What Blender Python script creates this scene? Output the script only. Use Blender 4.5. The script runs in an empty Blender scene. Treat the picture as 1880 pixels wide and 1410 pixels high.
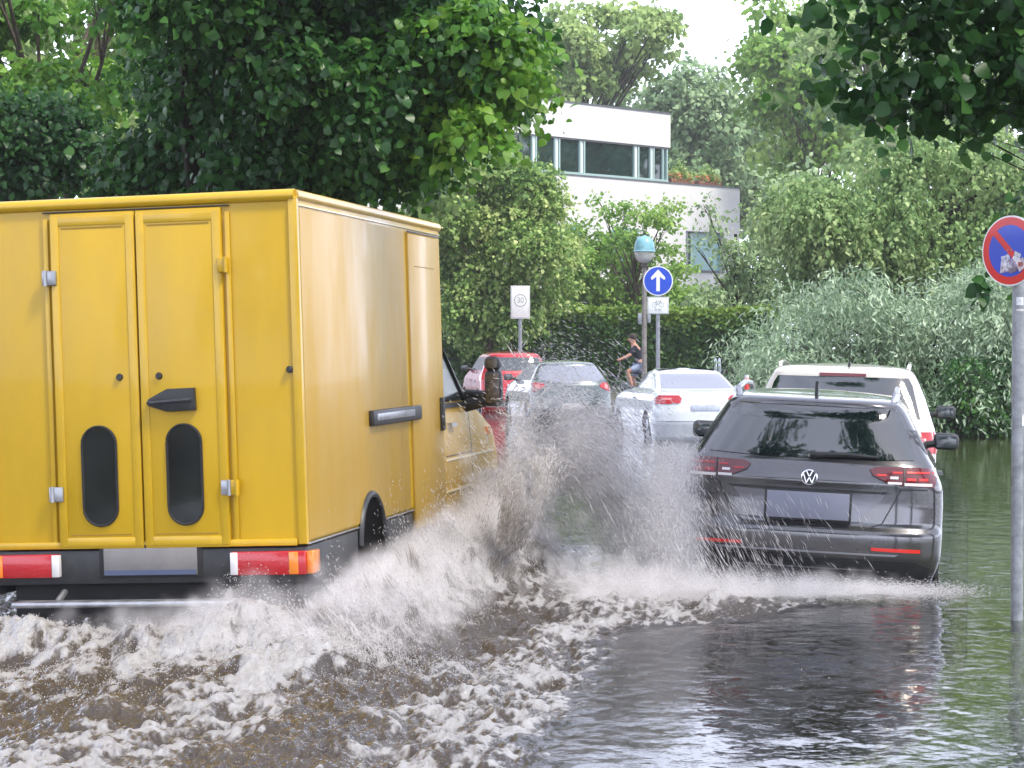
import bpy, bmesh, math, random
import numpy as np
from mathutils import Vector, Matrix, Euler
R = math.radians
sc = bpy.context.scene
COL = sc.collection
F = 4200.0          # focal length in photo pixels (1880 wide)
CAMH = 1.72         # eye height above the flood water (water surface is z = 0)
HOR = 630.0
# ------------------------------------------------------------ camera, world, sun, exposure
cam = bpy.data.cameras.new('camera'); co = bpy.data.objects.new('camera', cam); COL.objects.link(co)
cam.sensor_width = 36; cam.lens = F / 1880 * 36; cam.clip_end = 2500; cam.clip_start = .1
co.location = (0, 0, CAMH); co.rotation_euler = (R(90) - math.atan(75 / F), 0, 0)
sc.camera = co
SUN_EL, SUN_AZ = R(57), R(128)     # azimuth clockwise from +Y
w = bpy.data.worlds.new('World'); sc.world = w; w.use_nodes = True
nt = w.node_tree; nt.nodes.clear()
N = nt.nodes.new; L = nt.links.new
out = N('ShaderNodeOutputWorld'); bg = N('ShaderNodeBackground'); L(bg.outputs[0], out.inputs[0])
sky = N('ShaderNodeTexSky'); sky.sky_type = 'NISHITA'; sky.sun_disc = False
sky.sun_elevation = SUN_EL; sky.sun_rotation = SUN_AZ; sky.dust_density = 2.5; sky.air_density = 1.2
tc = N('ShaderNodeTexCoord'); mp = N('ShaderNodeMapping'); mp.inputs['Scale'].default_value = (1.2, 1.2, 3.2)
L(tc.outputs['Generated'], mp.inputs[0])
nz = N('ShaderNodeTexNoise'); nz.inputs['Scale'].default_value = 2.3; nz.inputs['Detail'].default_value = 8
L(mp.outputs[0], nz.inputs['Vector'])
cr = N('ShaderNodeMapRange'); cr.inputs[1].default_value = .34; cr.inputs[2].default_value = .62
cr.inputs[3].default_value = .5; cr.inputs[4].default_value = .93; L(nz.outputs[0], cr.inputs[0])
mx = N('ShaderNodeMix'); mx.data_type = 'RGBA'; L(cr.outputs[0], mx.inputs[0]); L(sky.outputs[0], mx.inputs[6])
mx.inputs[7].default_value = (9.1, 9.6, 12.0, 1)
# sky brightness added towards the horizon to whiten the water's reflections
sp = N('ShaderNodeSeparateXYZ'); L(tc.outputs['Generated'], sp.inputs[0]); hz = N('ShaderNodeMapRange'); hz.interpolation_type = 'SMOOTHSTEP'
hz.inputs[1].default_value = .1; hz.inputs[2].default_value = .42; hz.inputs[3].default_value = 2.3; hz.inputs[4].default_value = 1; L(sp.outputs['Z'], hz.inputs[0])
vm = N('ShaderNodeVectorMath'); vm.operation = 'SCALE'; L(mx.outputs[2], vm.inputs[0]); L(hz.outputs[0], vm.inputs['Scale']); L(vm.outputs[0], bg.inputs[0]); bg.inputs[1].default_value = .1
sun = bpy.data.lights.new('sun', 'SUN'); sun.energy = 2.8; sun.angle = R(9); sun.color = (1, .93, .80)
so = bpy.data.objects.new('sun', sun); COL.objects.link(so)
sd = Vector((math.sin(SUN_AZ) * math.cos(SUN_EL), math.cos(SUN_AZ) * math.cos(SUN_EL), math.sin(SUN_EL)))
so.rotation_euler = sd.to_track_quat('Z', 'Y').to_euler(); so.location = sd * 60
sc.view_settings.view_transform = 'Standard'; sc.view_settings.look = 'None'
sc.view_settings.exposure = 0.72; sc.view_settings.gamma = 1
sc.render.engine = 'CYCLES'
cy = sc.cycles; cy.max_bounces = 9; cy.transparent_max_bounces = 40; cy.diffuse_bounces = 5; cy.glossy_bounces = 4
cy.transmission_bounces = 6; cy.use_denoising = True; cy.caustics_reflective = False; cy.caustics_refractive = False
cy.volume_bounces = 2; cy.volume_step_rate = 2
def P(px, py, Y): return Vector(((px - 940) / F * Y, Y, CAMH - (py - HOR) / F * Y))
# ------------------------------------------------------------ helpers
def tag(o, label=None, cat=None, group=None, kind=None):
    if label: o['label'] = label
    if cat: o['category'] = cat
    if group: o['group'] = group
    if kind: o['kind'] = kind
    return o
def empty(name, loc=(0, 0, 0), rot=(0, 0, 0), label=None, cat=None, group=None, kind=None):
    o = bpy.data.objects.new(name, None); COL.objects.link(o); o.location = loc; o.rotation_euler = rot
    o.empty_display_size = .2
    return tag(o, label, cat, group, kind)
def finish(name, me, m, parent=None, smooth=35):
    if m is not None:
        for q in (m if isinstance(m, (list, tuple)) else [m]): me.materials.append(q)
    if smooth:
        me.polygons.foreach_set('use_smooth', [True] * len(me.polygons)); me.set_sharp_from_angle(angle=R(smooth))
    me.update()
    o = bpy.data.objects.new(name, me); COL.objects.link(o)
    if parent is not None: o.parent = parent
    return o
class MB:
    def __init__(s): s.bm = bmesh.new()
    def _x(s, vs, M):
        if M is not None: bmesh.ops.transform(s.bm, matrix=M, verts=vs)
    def box(s, c, d, bev=0, M=None, seg=2):
        r = bmesh.ops.create_cube(s.bm, size=1); vs = r['verts']
        for v in vs: v.co = Vector((v.co.x * d[0] + c[0], v.co.y * d[1] + c[1], v.co.z * d[2] + c[2]))
        if bev:
            es = list({e for v in vs for e in v.link_edges})
            g = bmesh.ops.bevel(s.bm, geom=es, offset=bev, segments=seg, profile=.5, affect='EDGES')
            vs = list({v for f in g['faces'] for v in f.verts} | {v for v in vs if v.is_valid})
        s._x(vs, M); return s
    def cyl(s, a, b, r0, r1=None, n=16, cap=True):
        a, b = Vector(a), Vector(b); r1 = r0 if r1 is None else r1; d = b - a
        q = d.to_track_quat('Z', 'Y').to_matrix(); rings = []
        for p, r in ((a, r0), (b, r1)):
            rings.append([s.bm.verts.new(p + q @ Vector((r * math.cos(t), r * math.sin(t), 0))) for t in [2 * math.pi * i / n for i in range(n)]])
        for i in range(n): s.bm.faces.new((rings[0][i], rings[0][(i + 1) % n], rings[1][(i + 1) % n], rings[1][i]))
        if cap: s.bm.faces.new(rings[0][::-1]); s.bm.faces.new(rings[1])
        return s
    def tube(s, pts, rs, n=8, closed=False):
        pts = [Vector(p) for p in pts]; k = len(pts); rs = rs if hasattr(rs, '__len__') else [rs] * k
        rings = []
        for i, p in enumerate(pts):
            a = pts[(i - 1) % k] if closed or i else pts[0]; b = pts[(i + 1) % k] if closed or i < k - 1 else pts[-1]
            d = (b - a); d = d.normalized() if d.length else Vector((0, 0, 1))
            u = d.cross(Vector((0, 0, 1)));
            if u.length < .05: u = d.cross(Vector((0, 1, 0)))
            u.normalize(); v = u.cross(d)
            rings.append([s.bm.verts.new(p + (u * math.cos(t) + v * math.sin(t)) * rs[i]) for t in [2 * math.pi * j / n for j in range(n)]])
        for i in range(k if closed else k - 1):
            A, B = rings[i], rings[(i + 1) % k]
            for j in range(n): s.bm.faces.new((A[j], A[(j + 1) % n], B[(j + 1) % n], B[j]))
        if not closed: s.bm.faces.new(rings[0][::-1]); s.bm.faces.new(rings[-1])
        return s
    def lathe(s, prof, c=(0, 0, 0), axis='z', n=32):
        c = Vector(c); rings = []
        def mk(r, h, t):
            x, y = r * math.cos(t), r * math.sin(t)
            return {'z': Vector((x, y, h)), 'x': Vector((h, x, y)), 'y': Vector((x, h, y))}[axis] + c
        for r, h in prof:
            rings.append([s.bm.verts.new(mk(0, h, 0))] if r < 1e-6 else [s.bm.verts.new(mk(r, h, 2 * math.pi * j / n)) for j in range(n)])
        for A, B in zip(rings, rings[1:]):
            for j in range(n):
                a = [A[j % len(A)], A[(j + 1) % len(A)], B[(j + 1) % len(B)], B[j % len(B)]]
                u = []
                for q in a:
                    if q not in u: u.append(q)
                if len(u) > 2:
                    try: s.bm.faces.new(u)
                    except ValueError: pass
        return s
    def prism(s, poly, t0, t1, plane='xz', bev=0):
        def mk(a, b, t): return {'xz': (a, t, b), 'yz': (t, a, b), 'xy': (a, b, t)}[plane]
        A = [s.bm.verts.new(mk(a, b, t0)) for a, b in poly]; B = [s.bm.verts.new(mk(a, b, t1)) for a, b in poly]
        n = len(poly); fs = [s.bm.faces.new(A), s.bm.faces.new(B[::-1])]
        for i in range(n): fs.append(s.bm.faces.new((A[i], B[i], B[(i + 1) % n], A[(i + 1) % n])))
        if bev:
            es = list({e for f in fs[:2] for e in f.edges})
            bmesh.ops.bevel(s.bm, geom=es, offset=bev, segments=2, profile=.5, affect='EDGES')
        return s
    def ico(s, c, r, sub=2, sq=(1, 1, 1)):
        g = bmesh.ops.create_icosphere(s.bm, subdivisions=sub, radius=1)
        for v in g['verts']: v.co = Vector((v.co.x * r * sq[0] + c[0], v.co.y * r * sq[1] + c[1], v.co.z * r * sq[2] + c[2]))
        return s
    def build(s, name, m, parent=None, smooth=35, loc=None):
        bmesh.ops.recalc_face_normals(s.bm, faces=s.bm.faces)
        me = bpy.data.meshes.new(name); s.bm.to_mesh(me); s.bm.free()
        o = finish(name, me, m, parent, smooth)
        if loc is not None: o.location = loc
        return o
def np_mesh(name, V, Fq, m, parent=None, smooth=0, attrs=None):
    """V (n,3), Fq (k,s) array of equal-sided faces"""
    me = bpy.data.meshes.new(name); n = len(V); k, sd = Fq.shape
    me.vertices.add(n); me.vertices.foreach_set('co', np.ascontiguousarray(V, dtype=np.float32).ravel())
    me.loops.add(k * sd); me.loops.foreach_set('vertex_index', np.ascontiguousarray(Fq, dtype=np.int32).ravel())
    me.polygons.add(k); me.polygons.foreach_set('loop_start', np.arange(0, k * sd, sd, dtype=np.int32))
    if attrs:
        for an, av in attrs.items():
            a = me.attributes.new(an, 'FLOAT', 'POINT'); a.data.foreach_set('value', np.ascontiguousarray(av, dtype=np.float32))
    me.update(calc_edges=True)
    if smooth: me.polygons.foreach_set('use_smooth', np.ones(k, dtype=bool))
    for q in (m if isinstance(m, (list, tuple)) else [m]): me.materials.append(q)
    o = bpy.data.objects.new(name, me); COL.objects.link(o)
    if parent is not None: o.parent = parent
    return o
# ------------------------------------------------------------ numpy noise
def _hash(i, j, s):
    h = (i * 374761393 + j * 668265263 + s * 974711) & 0xffffffff
    h = ((h ^ (h >> 13)) * 1274126177) & 0xffffffff
    return ((h ^ (h >> 16)) & 0xffff) / 65535.0
def vnoise(x, y, s=0):
    i = np.floor(x).astype(np.int64); j = np.floor(y).astype(np.int64); fx = x - i; fy = y - j
    fx = fx * fx * fx * (fx * (fx * 6 - 15) + 10); fy = fy * fy * fy * (fy * (fy * 6 - 15) + 10)
    a, b, c, d = _hash(i, j, s), _hash(i + 1, j, s), _hash(i, j + 1, s), _hash(i + 1, j + 1, s)
    return (a * (1 - fx) + b * fx) * (1 - fy) + (c * (1 - fx) + d * fx) * fy
def fbm(x, y, s=0, o=4, g=.5):
    r = 0; a = 1; t = 0
    for k in range(o):
        c, q = math.cos(k * 1.1), math.sin(k * 1.1)
        r = r + a * vnoise((x * c - y * q) * 2 ** k, (x * q + y * c) * 2 ** k, s + k * 17); t += a; a *= g
    return r / t
def sstep(a, b, x):
    t = np.clip((x - a) / (b - a), 0, 1); return t * t * (3 - 2 * t)
# ------------------------------------------------------------ materials
def mat(name, col, rough=.5, metal=0, coat=0, spec=.5, var=0, vscale=8, bump=0, bscale=40, rvar=0, emis=0, stretch=None, col2=None, trans=0, alpha=1):
    m = bpy.data.materials.new(name); m.use_nodes = True; t = m.node_tree; b = t.nodes['Principled BSDF']
    b.inputs['Base Color'].default_value = (*col, 1); b.inputs['Roughness'].default_value = rough; b.inputs['Metallic'].default_value = metal
    b.inputs['Coat Weight'].default_value = coat; b.inputs['Coat Roughness'].default_value = .06; b.inputs['Specular IOR Level'].default_value = spec
    b.inputs['Transmission Weight'].default_value = trans; b.inputs['Alpha'].default_value = alpha
    if var or bump or rvar:
        c = t.nodes.new('ShaderNodeTexCoord'); mpp = t.nodes.new('ShaderNodeMapping'); t.links.new(c.outputs['Object'], mpp.inputs[0])
        if stretch: mpp.inputs['Scale'].default_value = stretch
    if var or rvar:
        n = t.nodes.new('ShaderNodeTexNoise'); n.inputs['Scale'].default_value = vscale; n.inputs['Detail'].default_value = 7; n.inputs['Roughness'].default_value = .6
        t.links.new(mpp.outputs[0], n.inputs['Vector'])
    if var:
        rr = t.nodes.new('ShaderNodeMapRange'); rr.inputs[1].default_value = .35; rr.inputs[2].default_value = .65
        t.links.new(n.outputs[0], rr.inputs[0]); x = t.nodes.new('ShaderNodeMix'); x.data_type = 'RGBA'
        c2 = col2 or tuple(q * (1 - var) for q in col)
        x.inputs[6].default_value = (*c2, 1); x.inputs[7].default_value = (*[min(1, q * (1 + (0 if col2 else var * .5))) for q in col], 1)
        t.links.new(rr.outputs[0], x.inputs[0]); t.links.new(x.outputs[2], b.inputs['Base Color'])
    if rvar:
        rr = t.nodes.new('ShaderNodeMapRange'); rr.inputs[1].default_value = .35; rr.inputs[2].default_value = .65
        rr.inputs[3].default_value = max(0, rough - rvar); rr.inputs[4].default_value = rough + rvar
        t.links.new(n.outputs[0], rr.inputs[0]); t.links.new(rr.outputs[0], b.inputs['Roughness'])
    if bump:
        n2 = t.nodes.new('ShaderNodeTexNoise'); n2.inputs['Scale'].default_value = bscale; n2.inputs['Detail'].default_value = 4
        t.links.new(mpp.outputs[0], n2.inputs['Vector']); bp = t.nodes.new('ShaderNodeBump'); bp.inputs['Strength'].default_value = bump; bp.inputs['Distance'].default_value = .01
        t.links.new(n2.outputs[0], bp.inputs['Height']); t.links.new(bp.outputs[0], b.inputs['Normal'])
    if emis:
        b.inputs['Emission Color'].default_value = (*col, 1); b.inputs['Emission Strength'].default_value = emis
    return m
def leaf_mat(name, dark, mid, light, trans=.35, gloss=.35):
    m = bpy.data.materials.new(name); m.use_nodes = True; t = m.node_tree; t.nodes.clear(); n = t.nodes.new; l = t.links.new
    o = n('ShaderNodeOutputMaterial'); a = n('ShaderNodeAttribute'); a.attribute_name = 'tint'
    r = n('ShaderNodeValToRGB'); e = r.color_ramp.elements; e[0].position = 0; e[0].color = (*dark, 1); e[1].position = 1; e[1].color = (*light, 1)
    k = e.new(.5); k.color = (*mid, 1); l(a.outputs['Fac'], r.inputs[0])
    b = n('ShaderNodeBsdfPrincipled'); b.inputs['Roughness'].default_value = gloss; b.inputs['Specular IOR Level'].default_value = .4; l(r.outputs[0], b.inputs['Base Color'])
    g = n('ShaderNodeGamma'); g.inputs[1].default_value = .85; l(r.outputs[0], g.inputs[0])
    tr = n('ShaderNodeBsdfTranslucent'); l(g.outputs[0], tr.inputs[0])
    x = n('ShaderNodeMixShader'); x.inputs[0].default_value = trans; l(b.outputs[0], x.inputs[1]); l(tr.outputs[0], x.inputs[2]); l(x.outputs[0], o.inputs[0])
    return m
M = {}
M['yellow'] = mat('yellow_paint', (.56, .345, .002), .42, coat=.22, var=.10, vscale=2.5, stretch=(1, 1, .35), rvar=.12, bump=.02, bscale=6)
M['yellowside'] = mat('dusty_skylit_yellow_paint', (.44, .265, .018), .40, coat=.15, var=.22, vscale=2.2, stretch=(1, 1, .3), rvar=.12, bump=.03, bscale=5, col2=(.45, .285, .05))  # side turned tan: pale sky reflection put into the colour, with road dust
M['yellowframe'] = mat('yellow_frame_paint', (.57, .355, .004), .4, coat=.5, var=.08, vscale=5)
M['black'] = mat('black_plastic', (.022, .023, .025), .45, var=.3, vscale=20)
M['rubber'] = mat('rubber', (.015, .015, .016), .75, var=.3)
M['greyplastic'] = mat('dark_grey_plastic', (.045, .05, .058), .4, var=.35, vscale=6)
M['steel'] = mat('brushed_steel', (.42, .43, .45), .38, metal=.8, var=.25, vscale=12, rvar=.1)
M['zinc'] = mat('galvanised_steel', (.30, .32, .35), .5, metal=.35, var=.35, vscale=14, rvar=.12, bump=.1, bscale=60)
M['glass'] = mat('tinted_glass', (.006, .012, .014), .03, coat=1, spec=1.0, bump=.03, bscale=9); M['glass'].node_tree.nodes['Principled BSDF'].inputs['IOR'].default_value = 1.65
M['glassclear'] = mat('grey_glass', (.05, .065, .075), .05, spec=1.0)
M['darkglass'] = mat('door_glass', (.010, .013, .013), .05, spec=.7, var=.7, vscale=4, bump=.04, bscale=5)
M['redlens'] = mat('red_lens', (.45, .006, .012), .12, coat=.8, bump=.25, bscale=90)
M['redlight'] = mat('bright_red_lens', (.75, .03, .02), .15, coat=.5)
M['darkredlens'] = mat('dark_red_lens', (.11, .008, .012), .1, coat=.9)
M['orangelens'] = mat('orange_lens', (.8, .22, .01), .15, coat=.8, bump=.2, bscale=90)
M['whitelens'] = mat('white_lens', (.7, .68, .68), .2, coat=.6)
M['chrome'] = mat('chrome', (.75, .76, .78), .12, metal=1)
M['plate'] = mat('blank_number_plate', (.27, .285, .36), .85, var=.08, vscale=3)
M['plate2'] = mat('blank_van_plate', (.20, .19, .185), .5, var=.2, vscale=4)
M['plateblue'] = mat('plate_blue_band', (.07, .09, .16), .5)
def paint(n, c, met=.5, r=.3): return mat(n, c, r, metal=met, coat=1, var=.08, vscale=3, rvar=.05, bump=.015, bscale=30)
M['graphite'] = paint('graphite_paint', (.055, .054, .060), .6, .3)
M['silver'] = paint('silver_green_paint', (.12, .15, .155), .5)
M['graphite'].node_tree.nodes['Principled BSDF'].inputs['Coat IOR'].default_value = 1.9
M['void'] = mat('painted_well_shade', (.004, .004, .004), 1, spec=.05)
M['white'] = paint('pale_silver_white_paint', (.62, .66, .70), .1)
M['red'] = paint('red_paint', (.5, .008, .02), .2)
M['beige'] = paint('beige_white_paint', (.58, .55, .50), .1)
M['alloy'] = mat('alloy', (.45, .46, .48), .3, metal=.9)
# ------------------------------------------------------------ vehicles: bodies are stacks of horizontal slices
def clipgrid(poly, step, sy=None):
    bm = bmesh.new(); bm.faces.new([bm.verts.new((a, b, 0)) for a, b in poly])
    xs = [p[0] for p in poly]; ys = [p[1] for p in poly]; sy = sy or step
    for lo, hi, no, st in ((min(xs), max(xs), (1, 0, 0), step), (min(ys), max(ys), (0, 1, 0), sy)):
        k = int((hi - lo) / st)
        for i in range(1, k + 1):
            q = lo + (hi - lo) * i / (k + 1)
            bmesh.ops.bisect_plane(bm, geom=bm.verts[:] + bm.edges[:] + bm.faces[:], plane_co=(q * no[0], q * no[1], 0), plane_no=no, dist=1e-6)
    return bm
def decal(name, poly, fn, m, parent, out=.006, inn=-.02, step=.05, smooth=40, more=()):
    """A thin solid piece that follows a body surface. fn(a, b, off) -> xyz"""
    V = []; FF = []
    for pl in (poly, *more):
        bm = clipgrid(pl, step); bm.verts.ensure_lookup_table(); n0 = len(V); n = len(bm.verts)
        for v in bm.verts: v.index = v.index
        bm.verts.index_update()
        V += [fn(v.co.x, v.co.y, out) for v in bm.verts] + [fn(v.co.x, v.co.y, inn) for v in bm.verts]
        for f in bm.faces:
            ix = [v.index + n0 for v in f.verts]; FF.append(ix); FF.append([i + n for i in ix][::-1])
        for e in bm.edges:
            if e.is_boundary:
                a, b = e.verts[0].index + n0, e.verts[1].index + n0; FF.append([a, b, b + n, a + n])
        bm.free()
    me = bpy.data.meshes.new(name); me.from_pydata(V, [], FF)
    b2 = bmesh.new(); b2.from_mesh(me); bmesh.ops.recalc_face_normals(b2, faces=b2.faces); b2.to_mesh(me); b2.free()
    return finish(name, me, m, parent, smooth)
class Body:
    def __init__(s, T, dr=.3, df=.6, n=3.2, sm=.03, crown=.03):
        T = np.array(T, float); s.z0, s.z1 = T[0, 0], T[-1, 0]; s.zs = np.linspace(s.z0, s.z1, 600); s.dr, s.df, s.n, s.crown = dr, df, n, crown
        k = max(1, int(sm / (s.zs[1] - s.zs[0]))); ker = np.hanning(2 * k + 3); ker /= ker.sum(); s.c = []
        for j in (1, 2, 3):
            a = np.interp(s.zs, T[:, 0], T[:, j]); pad = k + 1
            q = np.concatenate([2 * a[0] - a[1:pad + 1][::-1], a, 2 * a[-1] - a[-pad - 1:-1][::-1]])
            s.c.append(np.convolve(q, ker, 'valid'))
    def at(s, z): return [float(np.interp(z, s.zs, c)) for c in s.c]
    def rear(s, x, z, off=0):
        w, yr, yf = s.at(z); u = min(1, abs(x) / w)
        return (x, yr + s.dr * (1 - (1 - u ** s.n) ** (1 / s.n)) - off, z)
    def side(s, sg):
        def f(y, z, off=0):
            w, yr, yf = s.at(z); d = max(0, min(1, (yr + s.dr - y) / s.dr)); e = max(0, min(1, (y - yf + s.df) / s.df))
            return (sg * (w * (1 - max(d, e) ** s.n) ** (1 / s.n) + off), y, z)
        return f
    def mesh(s, name, m, parent, wheels=(), wr=.36, ns=170, na=22):
        d = sum(np.abs(np.gradient(c)) for c in s.c) + np.gradient(s.zs); cum = np.cumsum(d); cum = (cum - cum[0]) / (cum[-1] - cum[0])
        zz = np.interp(np.linspace(0, 1, ns), cum, s.zs)
        def outline(w, yr, yf, sc_=1):
            p = []; ph = np.linspace(-math.pi / 2, math.pi / 2, na)
            for f in ph: u = math.copysign(abs(math.sin(f)) ** (2 / s.n), f); p.append((w * u, yr + s.dr * (1 - abs(math.cos(f)) ** (2 / s.n))))
            a, b = yr + s.dr, yf - s.df
            for t in np.linspace(0, 1, 12)[1:-1]: p.append((w, a + (b - a) * t))
            for f in ph[::-1]: u = math.copysign(abs(math.sin(f)) ** (2 / s.n), f); p.append((w * u, yf - s.df * (1 - abs(math.cos(f)) ** (2 / s.n))))
            for t in np.linspace(1, 0, 12)[1:-1]: p.append((-w, a + (b - a) * t))
            return p
        V = []; k = 0
        for z in zz:
            o = outline(*s.at(z)); k = len(o); V += [(x, y, z) for x, y in o]
        w, yr, yf = s.at(zz[-1]); o = outline(w, yr, yf); yc = (yr + yf) / 2
        cap = [.92, .8, .6, .35, .12]
        for q in cap: V += [(x * q, yc + (y - yc) * q, zz[-1] + s.crown * (1 - q * q)) for x, y in o]
        FF = []; rows = ns + len(cap)
        for i in range(rows - 1):
            for j in range(k): FF.append((i * k + j, i * k + (j + 1) % k, (i + 1) * k + (j + 1) % k, (i + 1) * k + j))
        FF.append(tuple(range(k))[::-1]); FF.append(tuple(range((rows - 1) * k, rows * k)))
        me = bpy.data.meshes.new(name); me.from_pydata(V, [], FF)
        b2 = bmesh.new(); b2.from_mesh(me); bmesh.ops.remove_doubles(b2, verts=b2.verts, dist=1e-5); bmesh.ops.recalc_face_normals(b2, faces=b2.faces); b2.to_mesh(me); b2.free()
        me.materials.append(m)
        o = bpy.data.objects.new(name, me); COL.objects.link(o)
        if wheels:
            c = MB()
            for (wy, wz) in wheels:
                for sg in (-1, 1):
                    ww = s.at(max(wz, s.z0))[0]; c.cyl((sg * (ww - .24), wy, wz), (sg * (ww + .3), wy, wz), wr, n=40)
            cu = c.build('cutter', M['rubber'], None, 0); md = o.modifiers.new('arches', 'BOOLEAN'); md.object = cu; md.operation = 'DIFFERENCE'; md.solver = 'EXACT'
            try: md.material_mode = 'TRANSFER'
            except Exception: pass
            bpy.context.view_layer.update(); me2 = bpy.data.meshes.new_from_object(o.evaluated_get(bpy.context.evaluated_depsgraph_get()))
            o.modifiers.clear(); o.data = me2; bpy.data.objects.remove(cu); me2.name = name; me = me2
        me.polygons.foreach_set('use_smooth', [True] * len(me.polygons)); me.set_sharp_from_angle(angle=R(45)); o.parent = parent
        return o
def wheel(parent, x, y, z, r=.32, wd=.2, mt=None):
    sg = 1 if x > 0 else -1
    e = MB().lathe([(r * .62, -wd / 2), (r * .9, -wd / 2), (r, -wd * .38), (r, wd * .38), (r * .9, wd / 2), (r * .62, wd / 2), (r * .6, 0), (r * .62, -wd / 2)], axis='x', n=40).build('wheel', M['rubber'], parent, 40, (x, y, z))
    b = MB().lathe([(0, sg * wd * .30), (r * .14, sg * wd * .34), (r * .16, sg * wd * .2), (r * .55, sg * wd * .18), (r * .64, sg * wd * .45), (r * .66, sg * wd * .44), (r * .63, 0)], axis='x', n=32)
    for i in range(5):
        a = 2 * math.pi * i / 5; b.tube([(sg * wd * .32, .1 * r * math.cos(a), .1 * r * math.sin(a)), (sg * wd * .36, .6 * r * math.cos(a), .6 * r * math.sin(a))], .035 * r / .32, 6)
    b.build('rim', mt or M['alloy'], e, 40)
    return e
def ring(cx, cz, r, n=32, a0=0, a1=360, rx=None): return [(cx + (rx or r) * math.cos(R(a0 + (a1 - a0) * i / n)), cz + r * math.sin(R(a0 + (a1 - a0) * i / n))) for i in range(n)]
def mir(p): return [(-a, b) for a, b in p][::-1]
def stroke(a, b, wd):
    dx, dz = b[0] - a[0], b[1] - a[1]; l = math.hypot(dx, dz); nx, nz = -dz / l * wd / 2, dx / l * wd / 2
    return [(a[0] + nx, a[1] + nz), (b[0] + nx, b[1] + nz), (b[0] - nx, b[1] - nz), (a[0] - nx, a[1] - nz)]
def annulus_mb(r0, r1, t0, t1, c, n=40):
    return MB().lathe([(r0, t0), (r1, t0), (r1, t1), (r0, t1), (r0, t0)], c, 'y', n)
def mirror_part(parent, B, sg, y, z, wd=.2, h=.14):
    w = B.at(z)[0]; b = MB().tube([(sg * (w - .03), y, z - .02), (sg * (w + .09), y, z)], [.03, .03], 8)
    b.box((sg * (w + .06 + wd / 2), y + .03, z + .02), (wd, .12, h), .045, seg=4)
    o = b.build('wing_mirror', M['black'], parent)
    MB().box((sg * (w + .06 + wd / 2), y - .034, z + .02), (wd * .8, .008, h * .74), .003).build('mirror_glass', M['glassclear'], o)
    return o
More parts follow.
